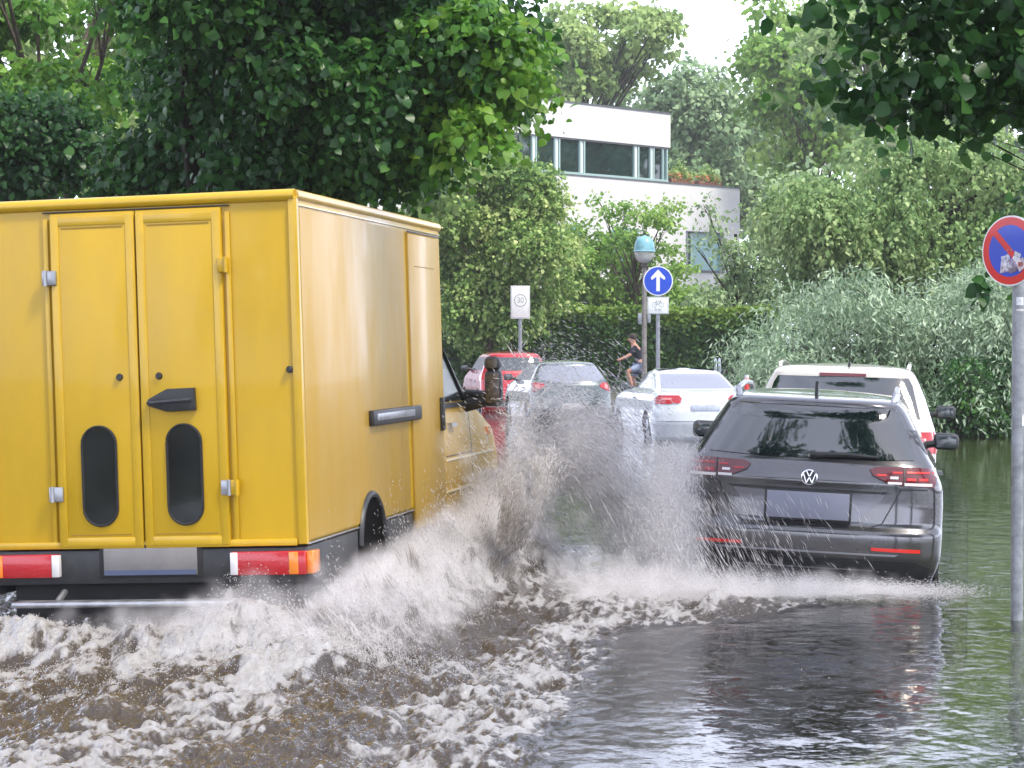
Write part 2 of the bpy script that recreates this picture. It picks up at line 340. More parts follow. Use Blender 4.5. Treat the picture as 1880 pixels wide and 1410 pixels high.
# ---- dark estate car -----------------------------------------------------
def wagon():
    e = empty('estate_car', (2.08, 16.28, 0), Euler((0, R(2.7), R(-9.7))), 'dark graphite estate car parked at the kerb, hit by spray on its left', 'car', 'cars parked along the flooded street')
    e.scale = (1.045, 1, 1)
    B = Body([(-.15, .78, .16, 4.45), (0, .84, .08, 4.6), (.14, .895, .035, 4.68), (.22, .912, .012, 4.7), (.36, .915, 0, 4.72), (.405, .915, .008, 4.7), (.43, .914, .045, 4.7), (.60, .912, .055, 4.66), (.70, .905, .05, 4.5),
              (.745, .895, .045, 4.4), (.80, .87, .065, 4.1), (.875, .835, .10, 3.72), (.93, .80, .14, 3.45), (1.10, .715, .285, 3.05), (1.24, .64, .405, 2.72), (1.268, .618, .39, 2.6), (1.30, .59, .40, 2.45), (1.325, .56, .47, 2.2), (1.342, .52, .75, 1.9)], dr=.32, n=3.0, sm=.02, crown=.025)
    body = B.mesh('body', M['graphite'], e, ((.92, .18), (3.70, .18)), .37)
    rf = B.rear
    win = [(-.70, .915), (-.71, .935), (-.655, 1.08), (-.575, 1.235), (-.54, 1.262), (.54, 1.262), (.575, 1.235), (.655, 1.08), (.71, .935), (.70, .915), (.35, .902), (-.35, .902)]
    g = decal('rear_window', win, rf, M['glass'], e, .006, -.01, .06)
    decal('brake_light', [(-.27, 1.228), (.27, 1.228), (.24, 1.25), (-.24, 1.25)], rf, M['darkredlens'], e, .012, 0)
    wp = MB().tube([rf(.02, .925, .03), rf(.24, .935, .03), rf(.46, .925, .022)], [.022, .017, .008], 8); wp.ico(rf(.02, .925, .02), .03, 2); wp.build('rear_wiper', M['black'], e)
    lt = [(.848, .862), (.66, .868), (.45, .862), (.405, .842), (.43, .80), (.53, .755), (.62, .735), (.845, .728), (.862, .80)]
    for q in (lt, mir(lt)):
        sg = 1 if q is lt else -1
        t = decal('tail_light', q, rf, M['darkredlens'], e, .012, -.01, .04)
        for (a, b, c, d, mm) in ((.64, .83, .738, .758, 'whitelens'), (.53, .625, .745, .762, 'whitelens'), (.66, .72, .775, .792, 'redlight'), (.74, .80, .775, .792, 'redlight'), (.545, .60, .782, .80, 'whitelens'), (.56, .625, .822, .834, 'redlight'), (.655, .84, .826, .838, 'redlight'), (.455, .52, .80, .812, 'redlight')):
            p = [(a, c), (b, c), (b, d), (a, d)] if sg > 0 else mir([(a, c), (b, c), (b, d), (a, d)])
            decal('light_segment', p, rf, M[mm if mm != 'redlight' or sg > 0 else 'redlens'], t, .016, .005, .05)
        decal('light_seam', [(sg * .635, .735), (sg * .643, .735), (sg * .643, .866), (sg * .635, .866)], rf, M['black'], t, .018, .005, .05)
    # panel gaps of the tailgate
    decal('tailgate_gap', [(-.80, .715), (-.62, .71), (-.50, .46), (-.42, .435), (.42, .435), (.50, .46), (.62, .71), (.80, .715), (.80, .708), (.625, .703), (.507, .455), (.425, .425), (-.425, .425), (-.507, .455), (-.625, .703), (-.80, .708)], rf, M['black'], e, .003, -.01, .05)
    decal('plate_recess', [(-.52, .668), (-.47, .60), (-.33, .462), (.33, .462), (.47, .60), (.52, .668), (.27, .655), (-.27, .655)], rf, M['graphlight'], e, .004, -.02, .05)
    decal('recess_shadow_gap', [(-.56, .684), (.56, .684), (.52, .670), (-.52, .670)], rf, M['black'], e, .012, -.02, .05)
    pl = MB().box((-.0, .012, .565), (.56, .012, .19), .004).build('number_plate', M['plate'], e)
    MB().box((0, .022, .565), (.59, .02, .215), .004).build('plate_holder', M['black'], e)
    # maker's badge: ring with a V above a W
    c = Vector(rf(0, .765, 0)); y = c.y - .012
    bd = MB().lathe([(0, .006), (.052, .006), (.056, -.004), (.049, -.006), (.047, .002), (0, .002)], (0, y, .765), 'y', 40).build('badge', M['chrome'], e)
    MB().lathe([(0, -.0005), (.0465, -.0005), (.0465, .001), (0, .001)], (0, y, .765), 'y', 40).build('badge_field', M['black'], bd)
    s = MB()
    for a, b in (((-.020, .044), (-.002, .006)), ((.020, .044), (.002, .006)), ((-.040, .022), (-.019, -.040)), ((.040, .022), (.019, -.040)), ((-.019, -.040), (-.001, -.002)), ((.019, -.040), (.001, -.002))):
        s.prism([(p, q + .765) for p, q in stroke(a, b, .0075)], y - .004, y + .001)
    s.build('badge_letters', M['chrome'], bd)
    decal('bumper_crease', [(-.60, .232), (.60, .232), (.62, .245), (-.62, .245)], rf, M['chromedull'], e, .006, -.01)
    for sg in (-1, 1):
        p = [(sg * .44, .268), (sg * .77, .262), (sg * .77, .288), (sg * .44, .290)]; decal('reflector', p, rf, M['redlight'], e, .008, -.01)
    decal('lower_bumper', [(-.86, .02), (.86, .02), (.87, .15), (.72, .20), (-.72, .20), (-.87, .15)], rf, M['black'], e, .008, -.02)
    decal('chrome_strip', [(-.45, .118), (.45, .118), (.46, .128), (-.46, .128)], rf, M['chromedull'], e, .016, 0)
    for sg in (-1, 1):
        sf = B.side(sg)
        decal('side_window', [(.62, .945), (3.2, .945), (2.65, 1.22), (.85, 1.235), (.62, 1.15)], sf, M['glass'], e, .004, -.02, .12)
        decal('door_gap', [(1.25, .1), (1.262, .1), (1.262, .93), (1.25, .93)], sf, M['black'], e, .002, -.02, .1)
        decal('door_gap', [(2.28, .05), (2.292, .05), (2.292, .93), (2.28, .93)], sf, M['black'], e, .002, -.02, .1)
        decal('door_handle', [(1.38, .76), (1.58, .76), (1.58, .785), (1.38, .785)], sf, M['graphite'], e, .035, -.02, .1)
        mirror_part(e, B, sg, 2.95, .93, .2, .14)
        rl = MB().tube([(sg * .535, .60, 1.30), (sg * .555, .68, 1.362), (sg * .56, 1.5, 1.395), (sg * .56, 2.2, 1.375), (sg * .545, 2.35, 1.32)], [.018, .02, .02, .02, .016], 8)
        rl.tube([(sg * .545, .66, 1.31), (sg * .56, .70, 1.37)], .028, 8); rl.build('roof_rail', M['alloy'], e)
        for wy in (.92, 3.70): wheel(e, sg * .80, wy, .18, .325, .22)
        decal('black_pillar', [(.36, 1.12), (.62, 1.12), (.62, .95), (.40, .95)], sf, M['black'], e, .003, -.02, .05)
    an = MB().prism([(.62, 1.325), (.80, 1.37), (.86, 1.37), (.66, 1.44), (.645, 1.44)], -.012, .012, 'yz', .004); an.build('roof_antenna', M['black'], e)
    return e
M['graphlight'] = mat('lit_graphite_paint', (.16, .16, .18), .28, metal=.7, coat=.8)  # graphite paled for the plate recess: reflected light put into the colour
M['chromedull'] = mat('dull_chrome', (.28, .29, .31), .3, metal=.8)
wagon()
def simple_details(e, B, z_b, z_t, yside, wy, wz, sidewin, gl=None, mir_y=2.9, mir_z=.9, wr=.31, handles=((1.3, .72), (2.2, .74))):
    for sg in (-1, 1):
        sf = B.side(sg)
        for pl in sidewin: decal('side_window', pl, sf, gl or M['glass'], e, .004, -.02, .12)
        decal('door_gap', [(yside, .02), (yside + .014, .02), (yside + .014, z_b), (yside, z_b)], sf, M['black'], e, .002, -.02, .1)
        for hy, hz in handles: decal('door_handle', [(hy, hz), (hy + .18, hz), (hy + .18, hz + .03), (hy, hz + .03)], sf, M['chromedull'], e, .03, -.02, .1)
        mirror_part(e, B, sg, mir_y, mir_z)
        for q in wy: wheel(e, sg * (B.at(.2)[0] - .11), q, wz, wr, .2)
def suv_beige():
    e = empty('white_suv', (3.06, 21.5, 0), Euler((0, R(1.5), R(-10))), 'beige white suv with thin roof aerial, parked ahead of the dark estate car', 'car', 'cars parked along the flooded street')
    B = Body([(-.15, .80, .2, 4.2), (.05, .86, .06, 4.3), (.3, .905, 0, 4.4), (.45, .905, .02, 4.4), (.55, .90, .06, 4.35), (.78, .90, .10, 4.1), (.92, .88, .13, 3.6), (1.0, .85, .17, 3.3), (1.2, .785, .28, 2.95), (1.36, .715, .37, 2.65), (1.44, .67, .40, 2.5), (1.475, .63, .45, 2.3), (1.49, .58, .62, 2.0)], dr=.30, n=3.2, sm=.03, crown=.03)
    B.mesh('body', M['beige'], e, ((.85, .17), (3.45, .17)), .38); rf = B.rear
    decal('rear_window', [(-.74, 1.02), (-.66, 1.33), (-.62, 1.40), (.62, 1.40), (.66, 1.33), (.74, 1.02)], rf, M['glass'], e, .006, -.02, .06)
    decal('brake_light', [(-.22, 1.405), (.22, 1.405), (.22, 1.435), (-.22, 1.435)], rf, M['darkredlens'], e, .014, -.01)
    for sg in (-1, 1):
        p = [(sg * .56, .70), (sg * .885, .70), (sg * .885, .90), (sg * .60, .90)]
        t = decal('tail_light', p, rf, M['redlens'], e, .012, -.02, .04); decal('light_segment', [(sg * .68, .76), (sg * .8, .76), (sg * .8, .84), (sg * .68, .84)], rf, M['whitelens'], t, .016, 0)
        t = decal('tail_light_corner', [(.24, .70), (.52, .72), (.46, .88), (.30, .90)], B.side(sg), M['redlens'], e, .008, -.02, .05)
        MB().tube([(sg * .61, .66, 1.47), (sg * .62, .80, 1.505), (sg * .63, 1.5, 1.53), (sg * .62, 2.2, 1.49)], .02, 8).build('roof_rail', M['beige'], e)
    decal('bumper', [(-.88, .05), (.88, .05), (.89, .38), (-.89, .38)], rf, M['black'], e, .008, -.02)
    MB().box((0, .03, .6), (.52, .02, .12), .004).build('number_plate', M['whitelens'], e)
    simple_details(e, B, .98, 1.3, 2.1, (.85, 3.45), .17, ([(.55, 1.02), (1.15, 1.02), (1.15, 1.36), (.72, 1.36)], [(1.22, 1.02), (2.1, 1.02), (2.05, 1.38), (1.22, 1.38)], [(2.18, 1.02), (3.05, 1.02), (2.55, 1.36), (2.15, 1.38)]), None, 2.75, 1.0, .34)
    MB().tube([(.05, .66, 1.50), (.06, .60, 1.72)], [.006, .003], 6).cyl((.05, .67, 1.49), (.05, .66, 1.53), .016, .010, 8).build('aerial', M['black'], e)
suv_beige()
def bmw():
    e = empty('white_convertible', (3.42, 40.4, 0), Euler((0, 0, R(8))), 'pale white two door car with red tail lights, half behind the spray', 'car', 'cars parked along the flooded street')
    B = Body([(-.15, .8, .2, 4.3), (.05, .85, .06, 4.4), (.3, .89, 0, 4.5), (.5, .89, 0, 4.5), (.7, .885, .03, 4.3), (.80, .87, .05, 3.8), (.845, .84, .07, 3.4), (.862, .80, .14, 3.3), (.875, .76, .52, 3.2), (.90, .74, .60, 3.1), (1.05, .68, .95, 2.8), (1.18, .62, 1.30, 2.5), (1.23, .56, 1.5, 2.3), (1.245, .5, 1.8, 2.1)], dr=.32, n=3, sm=.02, crown=.02)
    B.mesh('body', M['white'], e, ((.95, .16), (3.6, .16)), .36); rf = B.rear
    decal('rear_window', [(-.66, .905), (-.55, 1.165), (.55, 1.165), (.66, .905)], rf, M['greywin'], e, .006, -.02, .06)
    for sg in (-1, 1):
        p = [(sg * .45, .66), (sg * .86, .64), (sg * .875, .74), (sg * .80, .80), (sg * .47, .80), (sg * .42, .74)]
        t = decal('tail_light', p, rf, M['redlens'], e, .012, -.02, .04)
        decal('light_segment', [(sg * .6, .72), (sg * .78, .72), (sg * .77, .755), (sg * .6, .755)], rf, M['pinklens'], t, .016, 0)
    decal('bumper_line', [(-.86, .33), (.86, .33), (.86, .345), (-.86, .345)], rf, M['chromedull'], e, .004, -.02)
    MB().box((0, -.004, .58), (.52, .012, .115), .004).build('number_plate', M['bluewhite'], e)
    decal('brake_light', [(-.2, .868), (.2, .868), (.2, .872), (-.2, .872)], rf, M['black'], e, .004, -.01)
    simple_details(e, B, .86, 1.2, 1.9, (.95, 3.6), .16, ([(1.05, .90), (1.9, .90), (2.9, .90), (2.45, 1.16), (1.55, 1.17)],), M['glassclear'], 2.9, .9, .32, ((2.0, .70),))
M['greywin'] = mat('sky_toned_rear_window', (.22, .24, .30), .12, spec=.9)  # rear glass paled: sky reflection put into its base colour
M['pinklens'] = mat('pale_red_lens', (.7, .25, .25), .2, coat=.5)
M['bluewhite'] = mat('pale_number_plate', (.5, .55, .65), .4, var=.2, vscale=12)
bmw()
def hatch():
    e = empty('silver_hatchback', (1.34, 49.4, 0), Euler((0, 0, R(9.5))), 'silver green hatchback with rounded rear window, left of the white car', 'car', 'cars parked along the flooded street')
    B = Body([(-.15, .8, .2, 4.0), (.05, .86, .05, 4.2), (.3, .895, 0, 4.3), (.45, .895, .02, 4.3), (.65, .89, .06, 4.1), (.80, .87, .10, 3.7), (.90, .83, .15, 3.3), (1.05, .75, .30, 2.95), (1.2, .66, .46, 2.6), (1.27, .60, .50, 2.4), (1.30, .55, .60, 2.2), (1.315, .5, .85, 1.9)], dr=.42, n=2.6, sm=.03, crown=.025)
    B.mesh('body', M['silver'], e, ((.8, .15), (3.4, .15)), .36); rf = B.rear
    wn = [(-.70, .93), (-.74, 1.0), (-.62, 1.19), (-.55, 1.23), (.55, 1.23), (.62, 1.19), (.74, 1.0), (.70, .93), (.45, .87), (0, .85), (-.45, .87)]
    decal('rear_window', wn, rf, M['greywin'], e, .006, -.02, .06)
    for sg in (-1, 1):
        p = [(sg * .62, .76), (sg * .86, .66), (sg * .87, .86), (sg * .68, .87), (sg * .6, .82)]
        t = decal('tail_light', p, rf, M['redlens'], e, .012, -.02, .04); decal('light_segment', ring(sg * .76, .78, .05, 16), rf, M['pinklens'], t, .016, 0)
    decal('tailgate_crease', [(-.62, .62), (-.3, .52), (0, .5), (.3, .52), (.62, .62), (.62, .60), (.3, .50), (0, .48), (-.3, .50), (-.62, .60)], rf, M['chromedull'], e, .004, -.01)
    MB().box((0, -.004, .36), (.52, .02, .12), .004).build('number_plate', M['whitelens'], e)
    decal('bumper', [(-.85, .02), (.85, .02), (.85, .2), (-.85, .2)], rf, M['black'], e, .008, -.02)
    simple_details(e, B, .88, 1.2, 1.9, (.8, 3.4), .15, ([(.75, .92), (1.85, .90), (1.85, 1.22), (1.1, 1.20)], [(1.95, .90), (3.0, .90), (2.45, 1.2), (1.95, 1.22)]), M['glassclear'], 2.8, .93, .31)
hatch()
def red_suv():
    e = empty('red_suv', (.14, 58, 0), Euler((0, 0, R(8.5))), 'bright red suv with a silver lower bumper, farthest parked car, beyond the van mirror', 'car', 'cars parked along the flooded street')
    B = Body([(-.15, .8, .2, 4.2), (.05, .88, .05, 4.3), (.3, .915, 0, 4.4), (.5, .915, .02, 4.4), (.8, .905, .09, 4.1), (.95, .87, .14, 3.6), (1.02, .84, .18, 3.3), (1.25, .75, .34, 2.9), (1.37, .68, .40, 2.7), (1.43, .63, .42, 2.5), (1.47, .58, .55, 2.2), (1.48, .54, .8, 2.0)], dr=.3, n=3, crown=.03)
    B.mesh('body', M['red'], e, ((.85, .17), (3.5, .17)), .39); rf = B.rear
    decal('rear_window', [(-.74, 1.02), (-.62, 1.36), (.62, 1.36), (.74, 1.02)], rf, M['glassclear'], e, .006, -.02, .06)
    for sg in (-1, 1):
        p = [(sg * .5, .80), (sg * .89, .82), (sg * .88, .96), (sg * .55, .92)]; decal('tail_light', p, rf, M['redlight'], e, .012, -.02, .05)
    decal('bumper', [(-.8, .1), (.8, .1), (.86, .26), (-.86, .26)], rf, M['alloy'], e, .01, -.02)
    MB().box((0, .015, .62), (.52, .02, .115), .004).build('number_plate', M['whitelens'], e)
    MB().tube([(.02, .75, 1.49), (.02, .65, 1.60)], .01, 6).build('aerial', M['black'], e)
    simple_details(e, B, 1.0, 1.3, 2.0, (.85, 3.5), .17, ([(.5, 1.03), (1.1, 1.03), (1.1, 1.34), (.75, 1.34)], [(1.2, 1.03), (3.0, 1.03), (2.6, 1.34), (1.2, 1.36)]), M['glassclear'], 2.8, 1.05, .35)
red_suv()
# ---- yellow box van -------------------------------------------------------
def van():
    e = empty('yellow_box_van', (-2.08, 13.09, 0), Euler((0, R(-1.8), R(-10.5))), 'yellow box van driving through deep flood water, throwing spray to its right', 'van')
    HW, L0, ZB, ZT = .95, 3.80, .545, 2.56
    Y, YF = M['yellow'], M['yellowframe']
    MB().box((0, L0 / 2 + .01, (ZB + ZT) / 2), (2 * HW, L0, ZT - ZB), .035, seg=4).build('cargo_box', Y, e)
    # corner posts and roof edge trims, a little proud
    for sg in (-1, 1): b = MB(); b.prism([(sg * (HW + .006), ZB + .01), (sg * (HW + .006), ZT - .04), (sg * (HW - .045), ZT - .04), (sg * (HW - .045), ZB + .01)], -.004, .05, 'xz', .004); b.build('corner_post', YF, e)
    b = MB().tube([(-HW + .01, .02, ZT - .03), (HW - .01, .02, ZT - .03)], .036, 12)
    for sg in (-1, 1): b.tube([(sg * (HW - .02), .02, ZT - .03), (sg * (HW - .02), L0, ZT - .03)], .036, 12)
    b.build('roof_edge', YF, e)
    b = MB()
    for sg in (-1, 1): b.box((sg * (HW + .004), L0 / 2, ZT - .085), (.008, L0 - .04, .010), .002)
    b.build('rain_gutter', M['paleseam'], e)
    b = MB().box((0, -.004, ZB + .022), (2 * HW - .1, .02, .04), .006)
    b.build('rear_sill', YF, e)
    for x in (-.545, .545): MB().box((x, -.004, 1.50), (.028, .006, 1.90), .002).build('door_post', YF, e)
    MB().box((0, -.003, 2.487), (1.12, .012, .008), .002).build('door_top_gap', M['black'], e)
    for sg in (-1, 1):
        x0, x1 = (.004, .512) if sg > 0 else (-.512, -.004)
        cx = (x0 + x1) / 2; d = MB().box((cx, -.006, 1.512), (.506, .03, 1.93), .006).build('rear_door', Y, e)
        f = MB(); z0, z1 = .552, 2.472; wd = .055
        f.box((x0 + wd / 2, -.0225, 1.512), (wd - .006, .005, 1.90), .002); f.box((x1 - wd / 2, -.0225, 1.512), (wd - .006, .005, 1.90), .002)
        f.box((cx, -.0228, z0 + .035), (.41, .004, .05), .0015); f.box((cx, -.0228, z1 - .04), (.41, .004, .05), .0015); f.build('door_frame', YF, d)
        for gz in (z0 + .075, z1 - .08): MB().box((cx, -.0215, gz), (.37, .003, .007)).build('panel_groove', M['browngap'], d)
        wx = sg * .255 - .0; hh = .285; r = .102
        pl = [(wx + r * math.cos(R(a)), .965 + hh - r + r * math.sin(R(a))) for a in range(0, 181, 10)] + [(wx + r * math.cos(R(a)), .965 - hh + r + r * math.sin(R(a))) for a in range(180, 361, 10)]
        w_ = MB().prism(pl, -.026, .02, 'xz').build('door_window', M['darkglass'], d)
        pts = [(px, -.027, pz) for px, pz in pl]; MB().tube(pts, .008, 6, True).build('window_seal', M['rubber'], w_)
        MB().lathe([(0, -.035), (.016, -.035), (.022, -.02), (.022, 0)], (sg * .118, 0, 1.53), 'y', 16).build('door_lock', M['black'], d)
    pl = [(.045, 1.375), (.06, 1.40), (.17, 1.455), (.335, 1.458), (.34, 1.33), (.17, 1.325), (.06, 1.36)]
    h = MB().prism(pl, -.06, -.018, 'xz', .01).build('door_handle', M['black'], e)
    MB().tube([(.07, -.066, 1.378), (.32, -.07, 1.39)], [.008, .012], 8).build('handle_lever', M['greyplastic'], h)
    MB().lathe([(0, -.014), (.014, -.014), (.02, -.006), (.02, .01)], (.885, 0, 1.545), 'y', 16).build('side_lock', M['black'], e)
    for x, z, mm in ((-.52, 2.11, 'steel'), (-.52, .865, 'steel'), (.52, 2.15, 'yellow'), (.50, .885, 'steel'), (.545, .885, 'yellow')):
        b = MB().box((x, -.03, z), (.085 if mm == 'steel' and x < .49 else .06, .022, .085), .006)
        b.cyl((x + (.02 if x > 0 else -.02), -.042, z - .045), (x + (.02 if x > 0 else -.02), -.042, z + .045), .011, n=10); b.build('hinge', M[mm], e)
    # bumper beam, lights, plate, step
    MB().box((0, .08, .44), (1.9, .18, .20), .015).build('rear_bumper', M['black'], e)
    MB().box((0, .20, .25), (1.7, .2, .22), .02).build('chassis_beam', M['rubber'], e)
    for sg in (-1, 1):
        l = MB().box((sg * .735, -.015, .452), (.44, .06, .135), .008).build('tail_light', M['redlens'], e)
        MB().box((sg * .535, -.022, .452), (.045, .058, .128), .006).build('reversing_lamp', M['whitelens'], l)
        MB().box((sg * .885, -.022, .452), (.055, .058, .128), .006).build('indicator_lamp', M['orangelens'], l)
        MB().box((sg * .972, .06, .452), (.04, .16, .13), .008).build('corner_lamp', M['orangelens'], l)
        b = MB().prism([(sg * .70, .05), (sg * .93, .05), (sg * .93, .34), (sg * .70, .34)], .72, .74, 'xz'); b.build('mud_flap', M['rubber'], e)
        for wy in (1.52, 5.15): wheel(e, sg * .80, wy, .18, .34, .2, M['greyplastic'])
    p = MB().box((.03, -.02, .47), (.56, .012, .155), .004).build('number_plate', M['plate2'], e)
    MB().box((.03, -.028, .408), (.55, .004, .028)).build('plate_band', M['plateblue'], p)
    MB().box((.03, -.004, .47), (.62, .024, .19), .005).build('plate_holder', M['rubber'], e)
    s = MB().box((-.04, -.14, .245), (1.42, .12, .035), .012); s.tube([(-.5, 0, .3), (-.5, -.12, .25)], .02, 8).tube([(.5, 0, .3), (.5, -.12, .25)], .02, 8); s.build('rear_step', M['steel'], e)
    # side details
    for sg in (-1, 1):
        X = sg * HW
        # skirt below the box, split round the arch
        for y0, y1 in ((.02, 1.16), (1.87, 2.66)):
            MB().box((X - sg * .012, (y0 + y1) / 2, .41), (.03, y1 - y0, .26), .006).build('side_skirt', M['greyplastic'], e)
            MB().box((X + sg * .008, (y0 + y1) / 2, .556), (.012, y1 - y0, .010), .002).build('sill_strip', M['steel'], e)
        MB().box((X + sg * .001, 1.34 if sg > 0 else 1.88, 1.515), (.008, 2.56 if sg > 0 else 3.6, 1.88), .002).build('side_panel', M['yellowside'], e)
        # wheel arch: near-black plate painted as the well's shade, with a rubber lip
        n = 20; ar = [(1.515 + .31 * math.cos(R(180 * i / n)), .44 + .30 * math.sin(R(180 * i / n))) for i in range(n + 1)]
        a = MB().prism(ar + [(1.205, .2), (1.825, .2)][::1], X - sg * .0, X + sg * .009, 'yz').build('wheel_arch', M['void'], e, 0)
        MB().tube([(X + sg * .006, y, z) for y, z in ar], .022, 8).build('arch_lip', M['black'], a)
        if sg > 0:
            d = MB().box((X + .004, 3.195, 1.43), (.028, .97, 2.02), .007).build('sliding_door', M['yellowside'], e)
            MB().box((X + .016, 3.195, 2.452), (.008, .99, .012), .002).build('door_seam', M['black'], d)
            MB().box((X + .018, 3.19, 2.22), (.003, .62, .006)).build('panel_groove', M['browngap'], d)
            s = MB().box((X + .02, 2.20, 1.215), (.045, 1.36, .10), .012).build('door_guide', M['black'], e)
            MB().box((X + .044, 2.12, 1.22), (.006, 1.05, .045), .002).build('guide_rail', M['steel'], s)
            MB().box((X + .03, 3.58, 1.18), (.04, .05, .24), .012).build('door_handle', M['black'], d)
    # cab: tapered shell that follows the box, bonnet and sloping windscreen
    n0 = set(o.name for o in COL.objects)
    T = [(.20, .90, 3.5, 5.75), (.45, .955, 3.5, 5.85), (.80, .965, 3.5, 5.82), (1.00, .955, 3.5, 5.70), (1.12, .945, 3.5, 5.35), (1.22, .935, 3.5, 4.95), (1.28, .925, 3.5, 4.76), (1.60, .88, 3.5, 4.30), (1.90, .83, 3.5, 3.90), (2.02, .80, 3.5, 3.68)]
    B = Body(T, dr=.02, df=.38, n=3, sm=.03, crown=.0)
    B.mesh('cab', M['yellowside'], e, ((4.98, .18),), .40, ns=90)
    for sg in (-1, 1):
        sf = B.side(sg)
        w_ = decal('cab_window', [(3.56, 1.26), (4.46, 1.26), (4.16, 1.48), (3.76, 1.80), (3.56, 1.86)], sf, M['cabglass'], e, .006, -.02, .08)
        decal('window_trim', [(3.60, 1.215), (4.56, 1.215), (4.56, 1.25), (3.60, 1.25)], sf, M['black'], e, .010, -.02, .08)
        decal('a_pillar_trim', [(4.40, 1.25), (4.60, 1.25), (4.25, 1.50), (3.84, 1.81), (3.60, 1.93), (3.56, 1.87), (3.74, 1.79), (4.12, 1.47)], sf, M['black'], e, .022, -.02, .08)
        decal('side_moulding', [(3.58, .83), (5.35, .83), (5.35, .845), (3.58, .845)], sf, M['paleseam'], e, .008, -.02, .1)
        decal('side_moulding', [(3.58, .60), (4.55, .60), (4.55, .615), (3.58, .615)], sf, M['paleseam'], e, .008, -.02, .1)
        decal('door_gap', [(4.50, .35), (4.512, .35), (4.512, 1.22), (4.50, 1.22)], sf, M['black'], e, .002, -.02, .1)
        decal('panel_groove', [(3.585, .86), (4.50, .86), (4.50, .868), (3.585, .868)], sf, M['black'], e, .002, -.02, .1)
        h = decal('cab_door_handle', [(3.72, 1.075), (3.90, 1.075), (3.90, 1.105), (3.72, 1.105)], sf, M['steel'], e, .035, -.02, .1)
        decal('indicator_lamp', [(5.12, .97), (5.24, .97), (5.24, 1.03), (5.12, 1.03)], sf, M['orangelens'], e, .02, -.02, .04)
        w0 = 1.02
        m_ = MB().tube([(sg * (w0 - .12), 4.46, 1.22), (sg * (w0 + .10), 4.40, 1.245)], [.065, .04], 10).tube([(sg * (w0 - .12), 4.46, 1.31), (sg * (w0 + .10), 4.40, 1.29)], .035, 10)
        m_.box((sg * (w0 + .155), 4.38, 1.345), (.135, .13, .28), .045, seg=4); m_.box((sg * (w0 + .15), 4.38, 1.53), (.125, .12, .11), .045, seg=4); m_ = m_.build('wing_mirror', M['black'], e)
        MB().box((sg * (w0 + .155), 4.312, 1.345), (.105, .006, .22), .002).build('mirror_glass', M['dirtymirror'], m_)
        MB().box((sg * (w0 + .15), 4.317, 1.53), (.09, .006, .07), .002).build('mirror_glass', M['dirtymirror'], m_)
    # windscreen
    g = [(-.62, 1.30), (.62, 1.30), (.56, 1.88), (-.56, 1.88)]
    def fr(x, z, off=0):
        w0, yr, yf = B.at(z); u = min(1, abs(x) / w0); return (x, yf - B.df * (1 - (1 - u ** B.n) ** (1 / B.n)) + off, z)
    decal('windscreen', g, fr, M['glass'], e, .006, -.02, .08)
    for o in [o for o in COL.objects if o.name not in n0 and o.parent == e]: o.location.y += .17
M['cabglass'] = mat('dark_cab_glass', (.02, .024, .022), .15, spec=.35)
M['paleseam'] = mat('pale_seam', (.75, .66, .45), .3, coat=.5)
M['browngap'] = mat('brown_groove', (.30, .17, .01), .6)
M['dirtymirror'] = mat('dirty_mirror_glass', (.10, .075, .05), .25, var=.6, vscale=25, spec=.8)
van()
# ------------------------------------------------------------ signs, lamp, bollards
def text(name, s, size, m, parent, loc, ext=.002, rot=(R(90), 0, 0), sx=1):
    c = bpy.data.curves.new(name, 'FONT'); c.body = s; c.size = size; c.align_x = 'CENTER'; c.align_y = 'CENTER'; c.extrude = ext
    c.materials.append(m); o = bpy.data.objects.new(name, c); COL.objects.link(o); o.parent = parent; o.location = loc; o.rotation_euler = rot; o.scale = (sx, 1, 1)
    bpy.context.view_layer.update(); me = bpy.data.meshes.new_from_object(o.evaluated_get(bpy.context.evaluated_depsgraph_get())); bpy.data.objects.remove(o)
    q = bpy.data.objects.new(name, me); COL.objects.link(q); q.parent = parent; q.location = loc; q.rotation_euler = rot; q.scale = (sx, 1, 1); return q
M['signwhite'] = mat('sign_white', (.78, .80, .80), .35, var=.08, vscale=5)
M['signblue'] = mat('sign_blue', (.003, .055, .50), .3, coat=.3, var=.1)
M['signred'] = mat('sign_red', (.62, .012, .015), .3, coat=.3, var=.12)
M['signgrey'] = mat('sign_grey', (.30, .33, .34), .5)
M['signdark'] = mat('sign_back_grey', (.20, .22, .23), .5)
M['teal'] = mat('verdigris_lamp_paint', (.19, .42, .48), .35, coat=.3, var=.2)
M['lampglass'] = mat('frosted_lamp_glass', (.62, .64, .60), .15, coat=.6, trans=.35, var=.12, vscale=12)
def disc(mb, r, y0, y1, cx, cz, n=48): return mb.lathe([(0, y0), (r, y0), (r, y1), (0, y1)], (cx, 0, cz), 'y', n)
# no-stopping sign (right edge)
p = P(1869, 1140, 14.2); S = 14.2 / F
e = empty('traffic_sign', (p.x, 14.2, 0), (0, 0, R(-1)), 'round red and blue no stopping sign with torn stickers at right', 'traffic sign')
b = MB().cyl((0, 0, -.22), (0, 0, 2.42), .038, n=20); b.cyl((0, 0, 2.42), (0, 0, 2.43), .041, .03, 20); b.build('pole', M['zinc'], e)
hd = empty('sign_head', (-.075, -.05, 2.30), (0, 0, R(-46))); hd.parent = e
hd['label'] = 'round sign face'
def head(name, mb, m, par): o = mb.build(name, m, par); return o
r = .218
pl = disc(MB(), r, -.004, .004, 0, 0).build('sign_plate', M['signwhite'], e); pl.location = (-.062, -.062, 2.29); pl.rotation_euler = (0, 0, R(-50))
bpy.data.objects.remove(hd)
disc(MB(), r * .955, -.0065, -.003, 0, 0).build('red_ring', M['signred'], pl)
